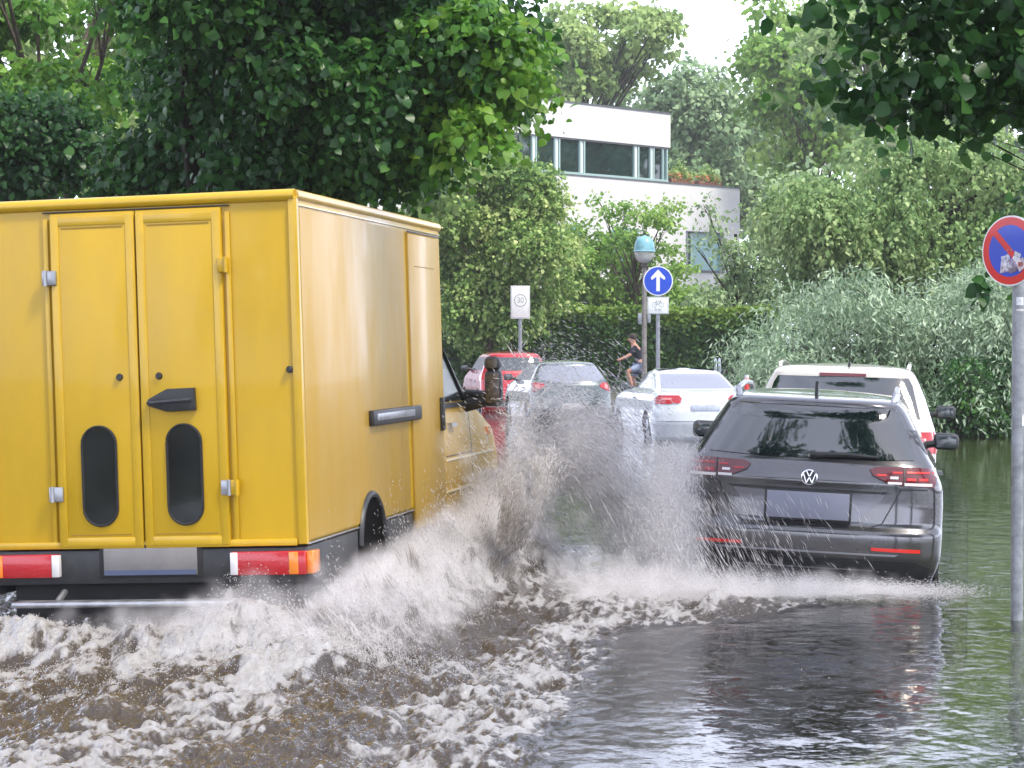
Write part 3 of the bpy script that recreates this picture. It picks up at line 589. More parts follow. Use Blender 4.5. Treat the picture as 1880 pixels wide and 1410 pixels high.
def seg_poly(r, a, off):
    """half disc cut by the diagonal bar"""
    d = off; t0 = math.degrees(math.acos(d / r)); return [(r * math.cos(R(a + t)), r * math.sin(R(a + t))) for t in np.linspace(-t0, t0, 30)]
MB().prism(seg_poly(r * .735, 45, r * .095), -.0085, -.005).prism(seg_poly(r * .735, 225, r * .095), -.0085, -.005).build('blue_field', M['signblue'], pl)
rnd = random.Random(4)
for k, (cx, cz, w_, h_, an, c) in enumerate(((.0, -.085, .10, .075, 8, (.35, .30, .42)), (-.015, -.095, .055, .045, -10, (.62, .60, .66)), (.055, -.035, .05, .055, -25, (.72, .74, .82)), (-.03, -.045, .06, .04, 20, (.60, .62, .74)), (.09, -.085, .07, .06, 30, (.70, .62, .62)), (-.05, -.10, .03, .07, -5, (.66, .62, .66)), (.03, -.115, .06, .03, 12, (.20, .16, .2)), (.085, -.085, .035, .03, 5, (.40, .12, .12)))):
    m_ = mat('sticker_paper', c, .5, var=.6, vscale=45); b = MB(); a = R(an)
    q = [(cx + (u * w_ / 2) * math.cos(a) - (v * h_ / 2) * math.sin(a) + rnd.uniform(-.004, .004), cz + (u * w_ / 2) * math.sin(a) + (v * h_ / 2) * math.cos(a) + rnd.uniform(-.004, .004)) for u, v in ((-1, -1), (0, -1.1), (1, -.9), (1.05, 0), (1, 1), (0, .92), (-.95, 1), (-1.05, .1))]
    b.prism(q, -.0095 - .0004 * k, -.008, 'xz'); b.build('sticker', m_, pl, 0)
for cx in (-.012, .016): MB().lathe([(0, -.012), (.005, -.011), (.006, -.008)], (cx, 0, .004), 'y', 10).build('bolt', M['zinc'], pl)
for z, w_, h_, c in ((1.98, .045, .05, (.66, .70, .78)), (1.925, .02, .012, (.7, .7, .72)), (1.245, .018, .075, (.68, .68, .70))):
    b = MB(); n = 8
    V0 = [(.0395 * math.sin(t), -.0395 * math.cos(t)) for t in np.linspace(-.5 if z > 1.9 else .5, .75 if z > 1.9 else 1.1, n)]
    A = [b.bm.verts.new((x, y, z - h_ / 2)) for x, y in V0]; C = [b.bm.verts.new((x, y, z + h_ / 2)) for x, y in V0]
    for i in range(n - 1): b.bm.faces.new((A[i], A[i + 1], C[i + 1], C[i]))
    b.build('pole_sticker', mat('sticker_paper', c, .5, var=.35, vscale=30), e)
# arrow sign with the bicycle plate
Y = 47.0; p = P(1208, 516, Y); e = empty('traffic_sign', (p.x, Y, 0), (0, 0, R(-3)), 'round blue sign with white upward arrow above a white bicycle plate', 'traffic sign')
b = MB().cyl((0, 0, -.2), (0, 0, p.z + .28), .042, n=16); b.build('pole', M['zinc'], e)
pl = disc(MB(), .305, -.012, -.004, 0, 0).build('sign_plate', M['signwhite'], e); pl.location = (0, -.05, p.z)
disc(MB(), .283, -.016, -.008, 0, 0).build('blue_field', M['signblue'], pl)
MB().prism([(-.035, -.21), (.035, -.21), (.035, .09), (.11, .03), (.145, .03), (.145, .075), (0, .235), (-.145, .075), (-.145, .03), (-.11, .03), (-.035, .09)], -.020, -.012).build('white_arrow', M['signwhite'], pl)
z = CAMH - (561 - HOR) / F * Y
pl = MB().box((0, 0, 0), (.44, .01, .35), .004).build('bicycle_plate', M['signwhite'], e); pl.location = (0, -.055, z)
b = MB()
for a, c in (((-.205, -.16), (.205, -.16)), ((-.205, .16), (.205, .16)), ((-.205, -.16), (-.205, .16)), ((.205, -.16), (.205, .16))): b.prism(stroke(a, c, .012), -.008, -.003)
for cx in (-.07, .07): b.lathe([(.043, -.008), (.052, -.008), (.052, -.003), (.043, -.003), (.043, -.008)], (cx, 0, .02), 'y', 24)
for a, c in (((-.07, .02), (-.035, .085)), ((-.07, .02), (.0, .02)), ((0, .02), (-.035, .085)), ((-.035, .08), (.045, .08)), ((0, .02), (.045, .08)), ((.07, .02), (.045, .10)), ((.03, .11), (.06, .10)), ((-.05, .10), (-.02, .10))): b.prism(stroke(a, c, .010), -.008, -.003)
b.build('bicycle_symbol', M['signgrey'], pl, 0)
text('lettering', 'frei', .11, M['signgrey'], pl, (0, -.007, -.085))
# zone sign
Y = 64.0; p = P(955, 555, Y); e = empty('traffic_sign', (p.x, Y, 0), (0, 0, R(4)), 'white upright rectangular sign with a grey ring and 30, beyond the red car', 'traffic sign')
MB().cyl((0, 0, -.2), (0, 0, p.z + .4), .05, n=14).build('pole', M['zinc'], e)
pl = MB().box((0, 0, 0), (.54, .012, .92), .006).build('sign_plate', M['signwhite'], e); pl.location = (0, -.06, p.z)
b = MB(); b.lathe([(.155, -.010), (.178, -.010), (.178, -.004), (.155, -.004), (.155, -.010)], (0, 0, .05), 'y', 36)
b.prism(stroke((-.24, .43), (.24, .43), .010), -.010, -.004).prism(stroke((-.24, -.43), (.24, -.43), .010), -.010, -.004).prism(stroke((-.25, .43), (-.25, -.43), .010), -.010, -.004).prism(stroke((.25, .43), (.25, -.43), .010), -.010, -.004)
b.build('grey_ring', M['signgrey'], pl, 0)
text('lettering', '30', .23, M['signgrey'], pl, (0, -.008, .05), sx=.85)
MB().prism(stroke((-.11, -.30), (-.02, -.22), .012), -.010, -.004).prism(stroke((.02, -.30), (.12, -.24), .012), -.010, -.004).build('worn_lettering', mat('faded_print', (.55, .58, .58), .5), pl, 0)
# street lamp
Y = 60.0; p = P(1183, 460, Y); zc = p.z; k = Y / F
e = empty('street_lamp', (p.x, Y, 0), (0, 0, 0), 'old street lamp with a turquoise dome over a round glass, on a slim grey post', 'street lamp')
b = MB().tube([(0, 0, -.2), (0, 0, 1.0), (0, 0, 2.9), (0, 0, zc - .42)], [.075, .068, .06, .052], 16); b.lathe([(.062, zc - .45), (.10, zc - .40), (.06, zc - .35)], n=20); b.build('post', M['lamppost'] if 'lamppost' in M else mat('lamp_post_paint', (.24, .22, .21), .5, var=.4, vscale=9), e)
MB().lathe([(.0, zc + .40), (.04, zc + .40), (.05, zc + .375), (.13, zc + .36), (.21, zc + .29), (.255, zc + .19), (.272, zc + .06), (.275, zc + .0), (.295, zc - .015), (.295, zc - .035), (.27, zc - .035), (0, zc - .03)], n=40).build('lamp_hood', M['teal'], e)
MB().lathe([(.265, zc - .036), (.262, zc - .12), (.235, zc - .22), (.18, zc - .30), (.10, zc - .35), (0, zc - .352)], n=36).build('lamp_globe', M['lampglass'], e)
MB().box((-.12, 0, 2.36), (.10, .1, .30), .01).box((.12, 0, 2.36), (.09, .1, .22), .01).build('junction_box', M['zinc'], e)
# red and white bollard, two pale posts, roof-high lamp cap
Y = 37.5; p = P(1371, 700, Y); e = empty('beacon_post', (p.x, Y, -.1), (0, 0, 0), 'red and white striped post beside the rear of the white car', 'post')
MB().cyl((0, 0, 0), (0, 0, 1.3), .035, n=12).build('post', M['signwhite'], e)
for z0, z1 in ((1.06, 1.15), (.80, .90)): MB().cyl((0, 0, z0), (0, 0, z1), .042, n=12).build('red_band', M['redlight'], e)
MB().lathe([(0, 1.30), (.03, 1.28), (.045, 1.2), (.036, 1.15)], n=14).build('cap', M['pinklens'], e)
Y = 55.0
for k, (px, lab) in enumerate(((1313.5, 'left one of two pale blue white posts before the hedge'), (1321, 'right one of two pale blue white posts before the hedge, with a slanted top'))):
    p = P(px, 657, Y); e = empty('marker_post', (p.x, Y, 0), (0, 0, 0), lab, 'post', 'pale marker posts before the hedge')
    MB().prism([(-.035, -.1), (.035, -.1), (.035, p.z - (.22 if k else .05)), (.02, p.z - .02), (-.015, p.z), (-.035, p.z - .06)], -.04, .04, 'xz', .008).build('post', M['bluewhite'], e)
    MB().box((0, -.043, p.z - .25), (.045, .006, .12), .002).build('reflector', M['signgrey'], e)
# parked motorcycle
Y = 44.0; p = P(1378, 700, Y)
e = empty('motorcycle', (p.x - .05, Y, -.1), (0, 0, R(75)), 'dark motorcycle with a windscreen, parked behind the white car', 'motorcycle')
for q in (-.72, .72):
    wv = MB().lathe([(.22, -.06), (.29, -.06), (.31, 0), (.29, .06), (.22, .06), (.22, -.06)], (0, q, .30), 'x', 28).build('wheel', M['rubber'], e)
    MB().lathe([(.0, -.04), (.06, -.04), (.06, .04), (0, .04)], (0, q, .30), 'x', 12).tube([(0, q - .2, .3), (0, q + .2, .3)], .015).tube([(0, q, .1), (0, q, .5)], .015).build('rim', M['alloy'], wv)
MB().ico((0, .15, .82), .25, 3, (.55, 1.2, .6)).build('tank', M['graphite'], e); MB().box((0, -.35, .82), (.28, .65, .12), .05).build('seat', M['black'], e)
MB().box((0, .05, .48), (.34, .5, .36), .06).cyl((.14, 0, .28), (.16, -.7, .36), .05).build('engine', M['greyplastic'], e)
MB().tube([(.1, .72, .3), (.09, .45, 1.0)], .025).tube([(-.1, .72, .3), (-.09, .45, 1.0)], .025).build('fork', M['chromedull'], e)
MB().tube([(-.38, .28, 1.08), (-.15, .42, 1.04), (.15, .42, 1.04), (.38, .28, 1.08)], .018).build('handlebar', M['chromedull'], e)
MB().ico((0, .60, .98), .16, 2, (1, .8, .8)).build('headlight', M['glassclear'], e)
b = MB().prism([(.62, .98), (.48, 1.32), (.455, 1.32), (.58, .98)], -.20, .20, 'yz', .01); b.build('windscreen', M['glassclear'], e)
for sg in (-1, 1): MB().tube([(sg * .3, .32, 1.08), (sg * .34, .36, 1.24)], .008).ico((sg * .35, .36, 1.28), .07, 2, (1, .3, .7)).build('mirror', M['black'], e)
# ------------------------------------------------------------ building
M['render'] = mat('white_render_wall', (.64, .63, .62), .85, var=.06, vscale=.8, bump=.05, bscale=30)
M['capmetal'] = mat('roof_edge_metal', (.10, .11, .12), .5, var=.2)
M['frame'] = mat('pale_green_frame', (.30, .42, .40), .45)
M['winglass'] = mat('window_glass', (.012, .03, .028), .04, spec=.9, var=.5, vscale=.8, bump=.02, bscale=1.2)
M['blind'] = mat('turquoise_blind', (.16, .33, .34), .4, var=.1, coat=.4)
e = empty('modern_house', (.5, 104, 0), (0, 0, R(90 - 43)), 'white flat roofed house with a set back upper storey and a long band of windows', 'house')
# local: x along the facade (away to the right), facade plane y = 0 facing -y, z up
def wl(x0, x1, z0, z1, y0=0, y1=9, name='wall', m=None, bev=.0): return MB().box(((x0 + x1) / 2, (y0 + y1) / 2, (z0 + z1) / 2), (x1 - x0, y1 - y0, z1 - z0), bev).build(name, m or M['render'], e)
zl = 9.5
W0 = 11.35; W1 = 13.55
wl(-12, 16.15, 7.25, zl, 0, 10); wl(-12, 11.8, 5.3, 7.25, 0, 10); wl(14.9, 16.15, 5.3, 7.25, 0, 10); wl(-12, 16.15, -.2, 5.3, 0, 10)
wl(11.8, 14.9, 5.3, 7.25, .5, 10, 'recess_wall')
wl(-12, 10.6, 11.25, 12.86, 0, 9, 'parapet_wall')
wl(-12, 10.2, 9.55, 11.25, .9, 8.8, 'upper_core', M['winglassroom'] if 'winglassroom' in M else mat('dim_room', (.05, .07, .06), .8, var=.4, vscale=1.5))
wl(-12, 10.63, 12.86, 12.94, -.03, 9.03, 'roof_edge', M['capmetal']); wl(-12, 16.18, zl, zl + .07, -.03, 10.03, 'terrace_edge', M['capmetal'])
wl(-12, 10.5, zl + .07, zl + .18, .04, .4, 'window_sill', M['frame']); wl(-12, 10.55, 11.17, 11.25, .03, .4, 'window_head', M['capmetal'])
bars = [-3, -.6, .7, .95, 2.25, 2.55, 4.0, 4.3, 7.95, 8.25, 9.15, 9.40, 10.1, 10.42]
for i, x in enumerate(bars): wl(x - .05, x + .05, 9.68, 11.17, .05, .25, 'window_frame', M['frame'])
for a, b_ in ((-3, -.6), (-.55, .7), (.95, 2.25), (2.55, 4.0), (4.3, 7.95), (8.25, 9.15), (9.40, 10.1)):
    wl(a + .05, b_ - .05, 9.68, 11.17, .14, .16, 'window_pane', M['winglass'])
for a in (.825, 2.4, 4.15, 8.1, 9.275): wl(a - .075, a + .075, 9.68, 11.17, .10, .2, 'window_post', M['signwhite'])
wl(10.1, 10.42, 9.68, 11.17, .3, 6, 'end_panel', M['frame'])
w_ = wl(11.85, 14.85, 5.35, 7.2, .24, .28, 'lower_window', M['blind']); 
wl(11.85, 12.35, 5.35, 7.2, .2, .235, 'window_pane', M['winglass']); wl(12.35, 12.47, 5.35, 7.2, .12, .25, 'window_frame', M['frame']); wl(11.8, 14.9, 5.22, 5.3, -.06, .2, 'window_sill', M['capmetal']); wl(11.8, 14.9, 7.2, 7.25, .0, .3, 'window_head', M['capmetal'])
for x0 in (2.0, 6.2): wl(x0, x0 + 2, 5.3, 7.2, -.01, .1, 'lower_window', M['blind']); 
# lamp shades glimpsed in the room
MB().lathe([(.09, .3), (.22, 0)], (3.3, .4, 10.15), n=16).build('lamp_shade', M['signwhite'], e)
MB().lathe([(.02, .12), (.30, 0)], (7.3, .5, 10.85), n=16).build('lamp_shade', M['signwhite'], e)
# terrace planters
for k, x in enumerate((11.2, 13.4)):
    a = R(47); c, s_ = math.cos(a), math.sin(a); X0, Y0 = .5 + x * c - .6 * s_, 104 + x * s_ + .6 * c
    q = empty('planter_box', (X0, Y0, zl + .08), (0, 0, a), ('wooden planter with orange flowers on the roof terrace, next to the upper storey', 'wooden planter with yellow grasses on the roof terrace, nearer the outer corner')[k], 'planter', 'planters on the roof terrace')
    MB().box((.9, 0, .12), (1.8, .4, .24), .02).build('box', mat('terracotta_wood', (.25, .11, .07), .7, var=.3), q)
# terrace railing strip
# ------------------------------------------------------------ cyclist
def skin_body(name, joints, edges, m, parent, sub=2):
    me = bpy.data.meshes.new(name); me.from_pydata([j[:3] for j in joints], edges, [])
    o = bpy.data.objects.new(name, me); COL.objects.link(o); md = o.modifiers.new('skin', 'SKIN'); md.use_smooth_shade = True
    for v, j in zip(me.skin_vertices[0].data, joints): v.radius = (j[3], j[4] if len(j) > 4 else j[3])
    me.skin_vertices[0].data[0].use_root = True
    s = o.modifiers.new('sub', 'SUBSURF'); s.levels = sub; s.render_levels = sub
    bpy.context.view_layer.update(); me2 = bpy.data.meshes.new_from_object(o.evaluated_get(bpy.context.evaluated_depsgraph_get()))
    o.modifiers.clear(); o.data = me2; me2.name = name; me2.materials.clear()
    for q in (m if isinstance(m, (list, tuple)) else [m]): me2.materials.append(q)
    o.parent = parent; return o
M['skin'] = mat('skin', (.50, .27, .19), .5, var=.1); M['hair'] = mat('dark_hair', (.03, .02, .016), .7); M['shirt'] = mat('navy_shirt', (.018, .022, .035), .85, var=.3)
M['shorts'] = mat('pale_blue_shorts', (.30, .36, .50), .85, var=.15); M['shoe'] = mat('shoe', (.08, .08, .09), .7)
Y = 62.0; p = P(1166, 630, Y)
gz = .15
e = empty('cyclist', (p.x + .05, Y, gz), (0, 0, 0), 'person in a dark t-shirt and pale blue shorts riding towards the left', 'person')
# local: rides towards -x ; hip at seat
J = [(.10, 0, .98, .15, .13), (.08, 0, 1.15, .14, .12), (.0, 0, 1.33, .16, .15), (-.06, 0, 1.48, .13, .13), (-.09, 0, 1.54, .07, .07), (-.115, 0, 1.60, .085, .085), (-.135, 0, 1.68, .105, .115), (-.13, 0, 1.755, .08, .09),
     (-.05, -.17, 1.46, .062), (-.20, -.23, 1.24, .048), (-.42, -.22, 1.14, .036), (-.49, -.21, 1.12, .03), (-.05, .17, 1.46, .062), (-.20, .23, 1.24, .048), (-.42, .22, 1.14, .036), (-.49, .21, 1.12, .03),
     (.06, -.10, .93, .095), (-.26, -.12, .80, .07), (-.14, -.12, .42, .045), (-.22, -.12, .36, .035), (.06, .10, .93, .095), (-.12, .12, .55, .07), (.08, .12, .22, .045), (0, .12, .16, .035)]
E = [(0, 1), (1, 2), (2, 3), (3, 4), (4, 5), (5, 6), (6, 7), (3, 8), (8, 9), (9, 10), (10, 11), (3, 12), (12, 13), (13, 14), (14, 15), (0, 16), (16, 17), (17, 18), (18, 19), (0, 20), (20, 21), (21, 22), (22, 23)]
body = skin_body('body', J, E, M['skin'], e)
sh = [(.13, 0, .88, .18, .165), (.08, 0, 1.15, .155, .14), (.0, 0, 1.33, .175, .165), (-.06, 0, 1.48, .14, .14), (-.05, -.18, 1.455, .08), (-.19, -.228, 1.26, .066), (-.05, .18, 1.455, .08), (-.19, .228, 1.26, .066)]
skin_body('shirt', sh, [(0, 1), (1, 2), (2, 3), (3, 4), (4, 5), (3, 6), (6, 7)], M['shirt'], e)
st = [(.11, 0, .97, .165, .15), (.05, -.10, .92, .115), (-.20, -.12, .82, .09), (.05, .10, .92, .115), (-.09, .12, .62, .09)]
skin_body('shorts', st, [(0, 1), (1, 2), (0, 3), (3, 4)], M['shorts'], e)
MB().ico((-.105, 0, 1.735), .118, 3, (1.02, .92, .85)).build('hair', M['hair'], e)
b = MB().ico((-.245, 0, 1.665), .022, 2, (1, .7, 1)); b.build('nose', M['skin'], e)
for sg in (-1, 1):
    b = MB().ico((-.50, sg * .215, 1.115), .038, 2, (1.1, .8, .8))
    for i in range(4): b.tube([(-.52 + .018 * i, sg * .24, 1.13), (-.53 + .018 * i, sg * .245, 1.105), (-.515 + .018 * i, sg * .225, 1.085)], [.010, .009, .008], 6)
    b.tube([(-.49, sg * .19, 1.12), (-.515, sg * .185, 1.095)], [.011, .009], 6)
    b.build('hand', M['skin'], e)
MB().box((-.25, -.12, .33), (.26, .09, .08), .03).box((-.03, .12, .13), (.26, .09, .08), .03).build('shoes', M['shoe'], e)
k = empty('bicycle', (p.x + .05, Y, gz), (0, 0, 0), 'dark bicycle under the rider in the dark t-shirt', 'bicycle')
for x in (-.62, .45):
    t = MB().lathe([(.325, -.018), (.345, 0), (.325, .018), (.318, 0), (.325, -.018)], (x, 0, .345), 'y', 40).build('tyre', M['rubber'], k)
    b = MB()
    for i in range(12): a = math.pi * i / 6; b.tube([(x, 0, .345), (x + .32 * math.cos(a), 0, .345 + .32 * math.sin(a))], .0025, 4)
    b.build('spokes', M['steel'], t)
MB().tube([(.45, 0, .345), (.0, 0, .30), (.12, 0, .80), (.45, 0, .345)], .016).tube([(.0, 0, .30), (-.46, 0, .80), (.10, 0, .74)], .018).tube([(-.62, 0, .345), (-.46, 0, .80), (-.44, 0, 1.05)], .016).build('frame', M['graphite'], k)
MB().box((.14, 0, .835), (.26, .14, .05), .02).build('saddle', M['black'], k)
MB().tube([(-.50, -.27, 1.09), (-.45, -.1, 1.07), (-.45, .1, 1.07), (-.50, .27, 1.09)], .014).build('handlebar', M['black'], k)
MB().cyl((0, -.04, .30), (0, -.03, .30), .09).tube([(0, -.08, .30), (-.14, -.09, .34)], .012).tube([(0, .08, .30), (.12, .09, .22)], .012).build('crank', M['steel'], k)
# ------------------------------------------------------------ foliage
rng = np.random.default_rng(7)
def rand_dirs(n, g): v = g.normal(size=(n, 3)); return v / np.linalg.norm(v, axis=1, keepdims=True)
def leaves(clumps, n, size, g, sprig=10, splen=.45, droop=.3, flat=.5, shell=.55, asp=1.25, fold=True, tipbias=.0, clumptone=.22, upn=.6, rnd_n=.8, gaps=.0):
    """clumps: list of (cx,cy,cz,rx,ry,rz[,tone]). Leaves sit on short sprigs spread through each clump. -> V, F, tint"""
    C = np.array([c[:6] for c in clumps], float); tone = np.array([c[6] if len(c) > 6 else 0 for c in clumps], float) + g.uniform(-clumptone, clumptone, len(clumps))
    wgt = (C[:, 3] * C[:, 5] + C[:, 3] * C[:, 4] + C[:, 4] * C[:, 5]); wgt /= wgt.sum()
    ns = max(1, n // sprig); ci = g.choice(len(C), ns, p=wgt); d = rand_dirs(ns, g)
    r = shell + (1.08 - shell) * g.random(ns) ** .6
    # uneven surface: push the shell in and out
    r *= .82 + .36 * (np.sin(d[:, 0] * 5 + ci * 1.7) * np.sin(d[:, 2] * 6 + ci * .9 + d[:, 1] * 4) * .5 + .5)
    S = C[ci, :3] + d * r[:, None] * C[ci, 3:6]
    if gaps:
        q = fbm(S[:, 0] * 1.3 + S[:, 1] * .7, S[:, 2] * 1.3, 5, 3); keep = q > gaps; S, d, ci, r = S[keep], d[keep], ci[keep], r[keep]; ns = len(S)
    out = d * (1 - flat) + g.normal(size=(ns, 3)) * .35; out[:, 2] = out[:, 2] * .6 - droop; out /= np.linalg.norm(out, axis=1, keepdims=True)
    t = np.repeat(np.arange(ns), sprig); u = np.tile(np.arange(sprig) / sprig, ns) + g.random(ns * sprig) / sprig
    L = splen * g.uniform(.6, 1.3, ns)
    pos = S[t] + out[t] * (u * L[t])[:, None] + g.normal(size=(len(t), 3)) * size * .45; pos[:, 2] -= droop * L[t] * u * u * .6
    k = len(t)
    ax = out[t] * .6 + g.normal(size=(k, 3)) * .6; ax[:, 2] -= .35; ax /= np.linalg.norm(ax, axis=1, keepdims=True)
    nn = d[t] * .5 + g.normal(size=(k, 3)) * rnd_n * .55; nn[:, 2] += upn; nn -= ax * (nn * ax).sum(1)[:, None]; nn /= np.linalg.norm(nn, axis=1, keepdims=True) + 1e-9
    sd = np.cross(ax, nn); s = size * np.clip(np.exp(g.normal(size=k) * .33), .4, 1.45)[:, None] * .48; wd = s / asp
    tint = np.clip(.5 + tone[ci][t] + g.normal(size=k) * .13 + g.normal(size=ns)[t] * .12 + tipbias * (u - .5), 0, 1)
    if fold:
        up = nn * s * .22
        q = lambda a_, b_: pos + ax * s * a_ + sd * wd * b_ + up * abs(b_) - nn * s * (.18 * (a_ > .8))
        V = np.stack([q(-.85, 0), q(-.80, .62), q(-.15, .98), q(.50, .66), q(1.1, 0), q(.50, -.66), q(-.15, -.98), q(-.80, -.62)], 1).reshape(-1, 3)
        b = np.arange(k)[:, None] * 8; Fq = np.concatenate([b + [0, 1, 6, 7], b + [1, 2, 5, 6], b + [2, 3, 4, 5]]); tv = np.repeat(tint, 8)
    else:
        V = np.stack([pos - ax * s, pos + sd * wd, pos + ax * s, pos - sd * wd], 1).reshape(-1, 3)
        Fq = np.arange(k * 4).reshape(-1, 4); tv = np.repeat(tint, 4)
    return V, Fq, tv
M['bark'] = mat('bark', (.10, .075, .055), .9, var=.45, vscale=10, bump=.6, bscale=25, stretch=(1, 1, .3))
M['darkbark'] = mat('dark_bark', (.035, .028, .022), .9, var=.4, vscale=10, bump=.5, bscale=25)
def limbs(mb, base, top, r0, clumps, g, frac=.6, n=8, lr=None):
    base, top = Vector(base), Vector(top)
    pts = [base + (top - base) * t + Vector((g.normal() * .06, g.normal() * .06, 0)) * (1 if 0 < t < 1 else 0) * (top - base).length * .25 for t in np.linspace(0, 1, 7)]
    mb.tube(pts, [r0 * (1.25 if i == 0 else 1 - .1 * i) for i in range(7)], 12)
    for c in (clumps[::4] if lr else clumps):
        e_ = Vector(c[:3]); t = min(.98, max(.3, (e_.z - base.z) / max(.1, (top.z - base.z)) * frac)); s = base + (top - base) * t
        m_ = (s + e_) / 2 + Vector((g.normal() * .1, g.normal() * .1, .12)) * (e_ - s).length * .5
        rr = (lr or r0 * .42) * (1 - t * .4); q = []
        for k in range(7):
            a = k / 6; q.append(s * (1 - a) ** 2 + m_ * 2 * a * (1 - a) + e_ * a * a)
        mb.tube(q, [rr * (1 - .85 * k / 6) for k in range(7)], 6)
        for k in range(3):
            d = Vector(rand_dirs(1, g)[0]); d.z = abs(d.z) * .5 - .1
            q0 = q[4]; q1 = e_ + Vector((d.x * c[3], d.y * c[4], d.z * c[5])) * .8
            mb.tube([q0, (q0 + q1) / 2 + Vector((0, 0, .08)), q1], [rr * .35, rr * .22, rr * .06], 5)
def tree(name, label, cat, clumps, n, size, lm, base=None, top=None, r0=.2, group=None, bark='bark', lr=None, **kw):
    g = np.random.default_rng(abs(hash(label)) % 1 + len(label) * 31 + n)
    c0 = clumps[0]; base = base or (c0[0], c0[1], 0); e = empty(name, base, (0, 0, 0), label, cat, group)
    rel = [tuple([c[0] - base[0], c[1] - base[1], c[2] - base[2], *c[3:]]) for c in clumps]
    top = top or (c0[0], c0[1], c0[2]); tp = (top[0] - base[0], top[1] - base[1], top[2] - base[2])
    mb = MB(); limbs(mb, (0, 0, -.3), tp, r0, rel, g, lr=lr); mb.build('trunk', M[bark], e, 60)
    V, Fq, tv = leaves(rel, n, size, g, **kw); np_mesh('crown', V, Fq, lm, e, attrs={'tint': tv}); return e
def CL(lst, Y, jy=1.0, g=rng):
    """clumps from (px,py,rx,ry[,tone[,dY]]) in photo pixels at a distance Y"""
    r = []
    for c in lst:
        yy = Y + (c[5] if len(c) > 5 else g.uniform(-jy, jy)); p = P(c[0], c[1], yy); k = yy / F
        r.append((p.x, p.y, p.z, c[2] * k, (c[2] + c[3]) / 2 * k, c[3] * k, c[4] if len(c) > 4 else 0))
    return r
LM = {}
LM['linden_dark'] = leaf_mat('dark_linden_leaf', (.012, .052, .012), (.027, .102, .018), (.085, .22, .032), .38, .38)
LM['linden_lit'] = leaf_mat('lit_linden_leaf', (.04, .14, .012), (.085, .24, .02), (.20, .36, .04), .45, .4)  # lighter copy of the linden leaf: light on outer boughs put into colour
LM['yellowgreen'] = leaf_mat('yellow_green_leaf', (.075, .17, .035), (.23, .39, .09), (.60, .68, .26), .35, .5)
LM['ginkgo'] = leaf_mat('light_green_leaf', (.10, .23, .035), (.22, .40, .065), (.40, .55, .13), .38, .5)
LM['greygreen'] = leaf_mat('grey_green_leaf', (.14, .24, .10), (.25, .37, .16), (.40, .50, .25), .3, .5)
LM['linden_far'] = leaf_mat('olive_linden_leaf', (.11, .21, .06), (.23, .37, .12), (.46, .56, .24), .35, .5)
LM['willow'] = leaf_mat('silvery_willow_leaf', (.09, .18, .075), (.25, .36, .21), (.50, .61, .44), .25, .45)
LM['hedge'] = leaf_mat('hedge_leaf', (.02, .07, .012), (.055, .145, .02), (.22, .34, .04), .25, .45)
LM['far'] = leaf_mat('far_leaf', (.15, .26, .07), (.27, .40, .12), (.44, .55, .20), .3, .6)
LM['farblue'] = leaf_mat('blue_green_far_leaf', (.15, .26, .12), (.27, .40, .20), (.42, .53, .30), .3, .6)  # both far leaf greens paled: distance haze put into the colour
def scatter(poly, n, Y, r, jy, g, tone=0):
    """n clumps inside a pixel outline"""
    poly = np.array(poly, float); lo, hi = poly.min(0), poly.max(0); o = []
    while len(o) < n:
        x, y = g.uniform(lo[0], hi[0]), g.uniform(lo[1], hi[1]); c = False; j = len(poly) - 1
        for i in range(len(poly)):
            if (poly[i][1] > y) != (poly[j][1] > y) and x < (poly[j][0] - poly[i][0]) * (y - poly[i][1]) / (poly[j][1] - poly[i][1]) + poly[i][0]: c = not c
            j = i
        if c: o.append((x, y, r * g.uniform(.7, 1.3), r * g.uniform(.55, .95), tone + g.uniform(-.08, .08), g.uniform(-jy, jy)))
    return CL(o, Y)
G = np.random.default_rng
# big dark linden over the van: crown reaches out of the frame
Y = 24
c = scatter([(260, -300), (820, -300), (880, -40), (850, 60), (790, 110), (740, 190), (680, 240), (600, 270), (480, 285), (400, 280), (260, 270), (250, 150), (270, 20)], 50, Y, 88, 2.0, G(1), -.05)
c += CL([(945, 115, 30, 25, .1, -.3), (905, 175, 28, 26, .1, 0), (870, 225, 30, 20, 0, 0), (965, 60, 30, 26, .1, 0), (930, 110, 40, 30, .15, -.6), (870, 75, 50, 38, .2, -1), (900, 20, 60, 30, .1, 0), (720, 285, 35, 25, 0, -.5), (650, 310, 50, 22, 0, 0), (770, 180, 45, 35, .3, -1), (820, 130, 45, 35, .3, -1.2), (700, 245, 45, 35, .15, -1), (330, 320, 120, 30, -.1, 1), (240, 280, 50, 40, -.1, 1), (880, 160, 25, 35, 0, 0)], Y)
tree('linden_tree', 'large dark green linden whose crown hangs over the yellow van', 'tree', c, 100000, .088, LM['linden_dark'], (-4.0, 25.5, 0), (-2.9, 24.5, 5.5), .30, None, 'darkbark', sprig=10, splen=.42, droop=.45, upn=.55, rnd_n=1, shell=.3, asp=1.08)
# outer sprays of another bough, painted lighter as if lit
c = CL([(850, 90, 55, 35, .1), (905, 135, 45, 28, .1), (780, 195, 40, 40, .1), (880, 30, 55, 30, .1), (940, 80, 35, 24, .1), (940, 150, 20, 12, .1), (870, 205, 30, 18, .1), (760, 60, 50, 35, 0), (775, 265, 28, 25, 0)], 22.6, .5)
tree('linden_tree', 'fresh lighter green linden boughs lit at the right edge of the dark crown', 'tree', c, 7000, .09, LM['linden_lit'], (-4.6, 27.5, 0), (-2.2, 24.0, 6.0), .16, None, 'darkbark', sprig=9, splen=.5, droop=.5, shell=.2, asp=1.1)
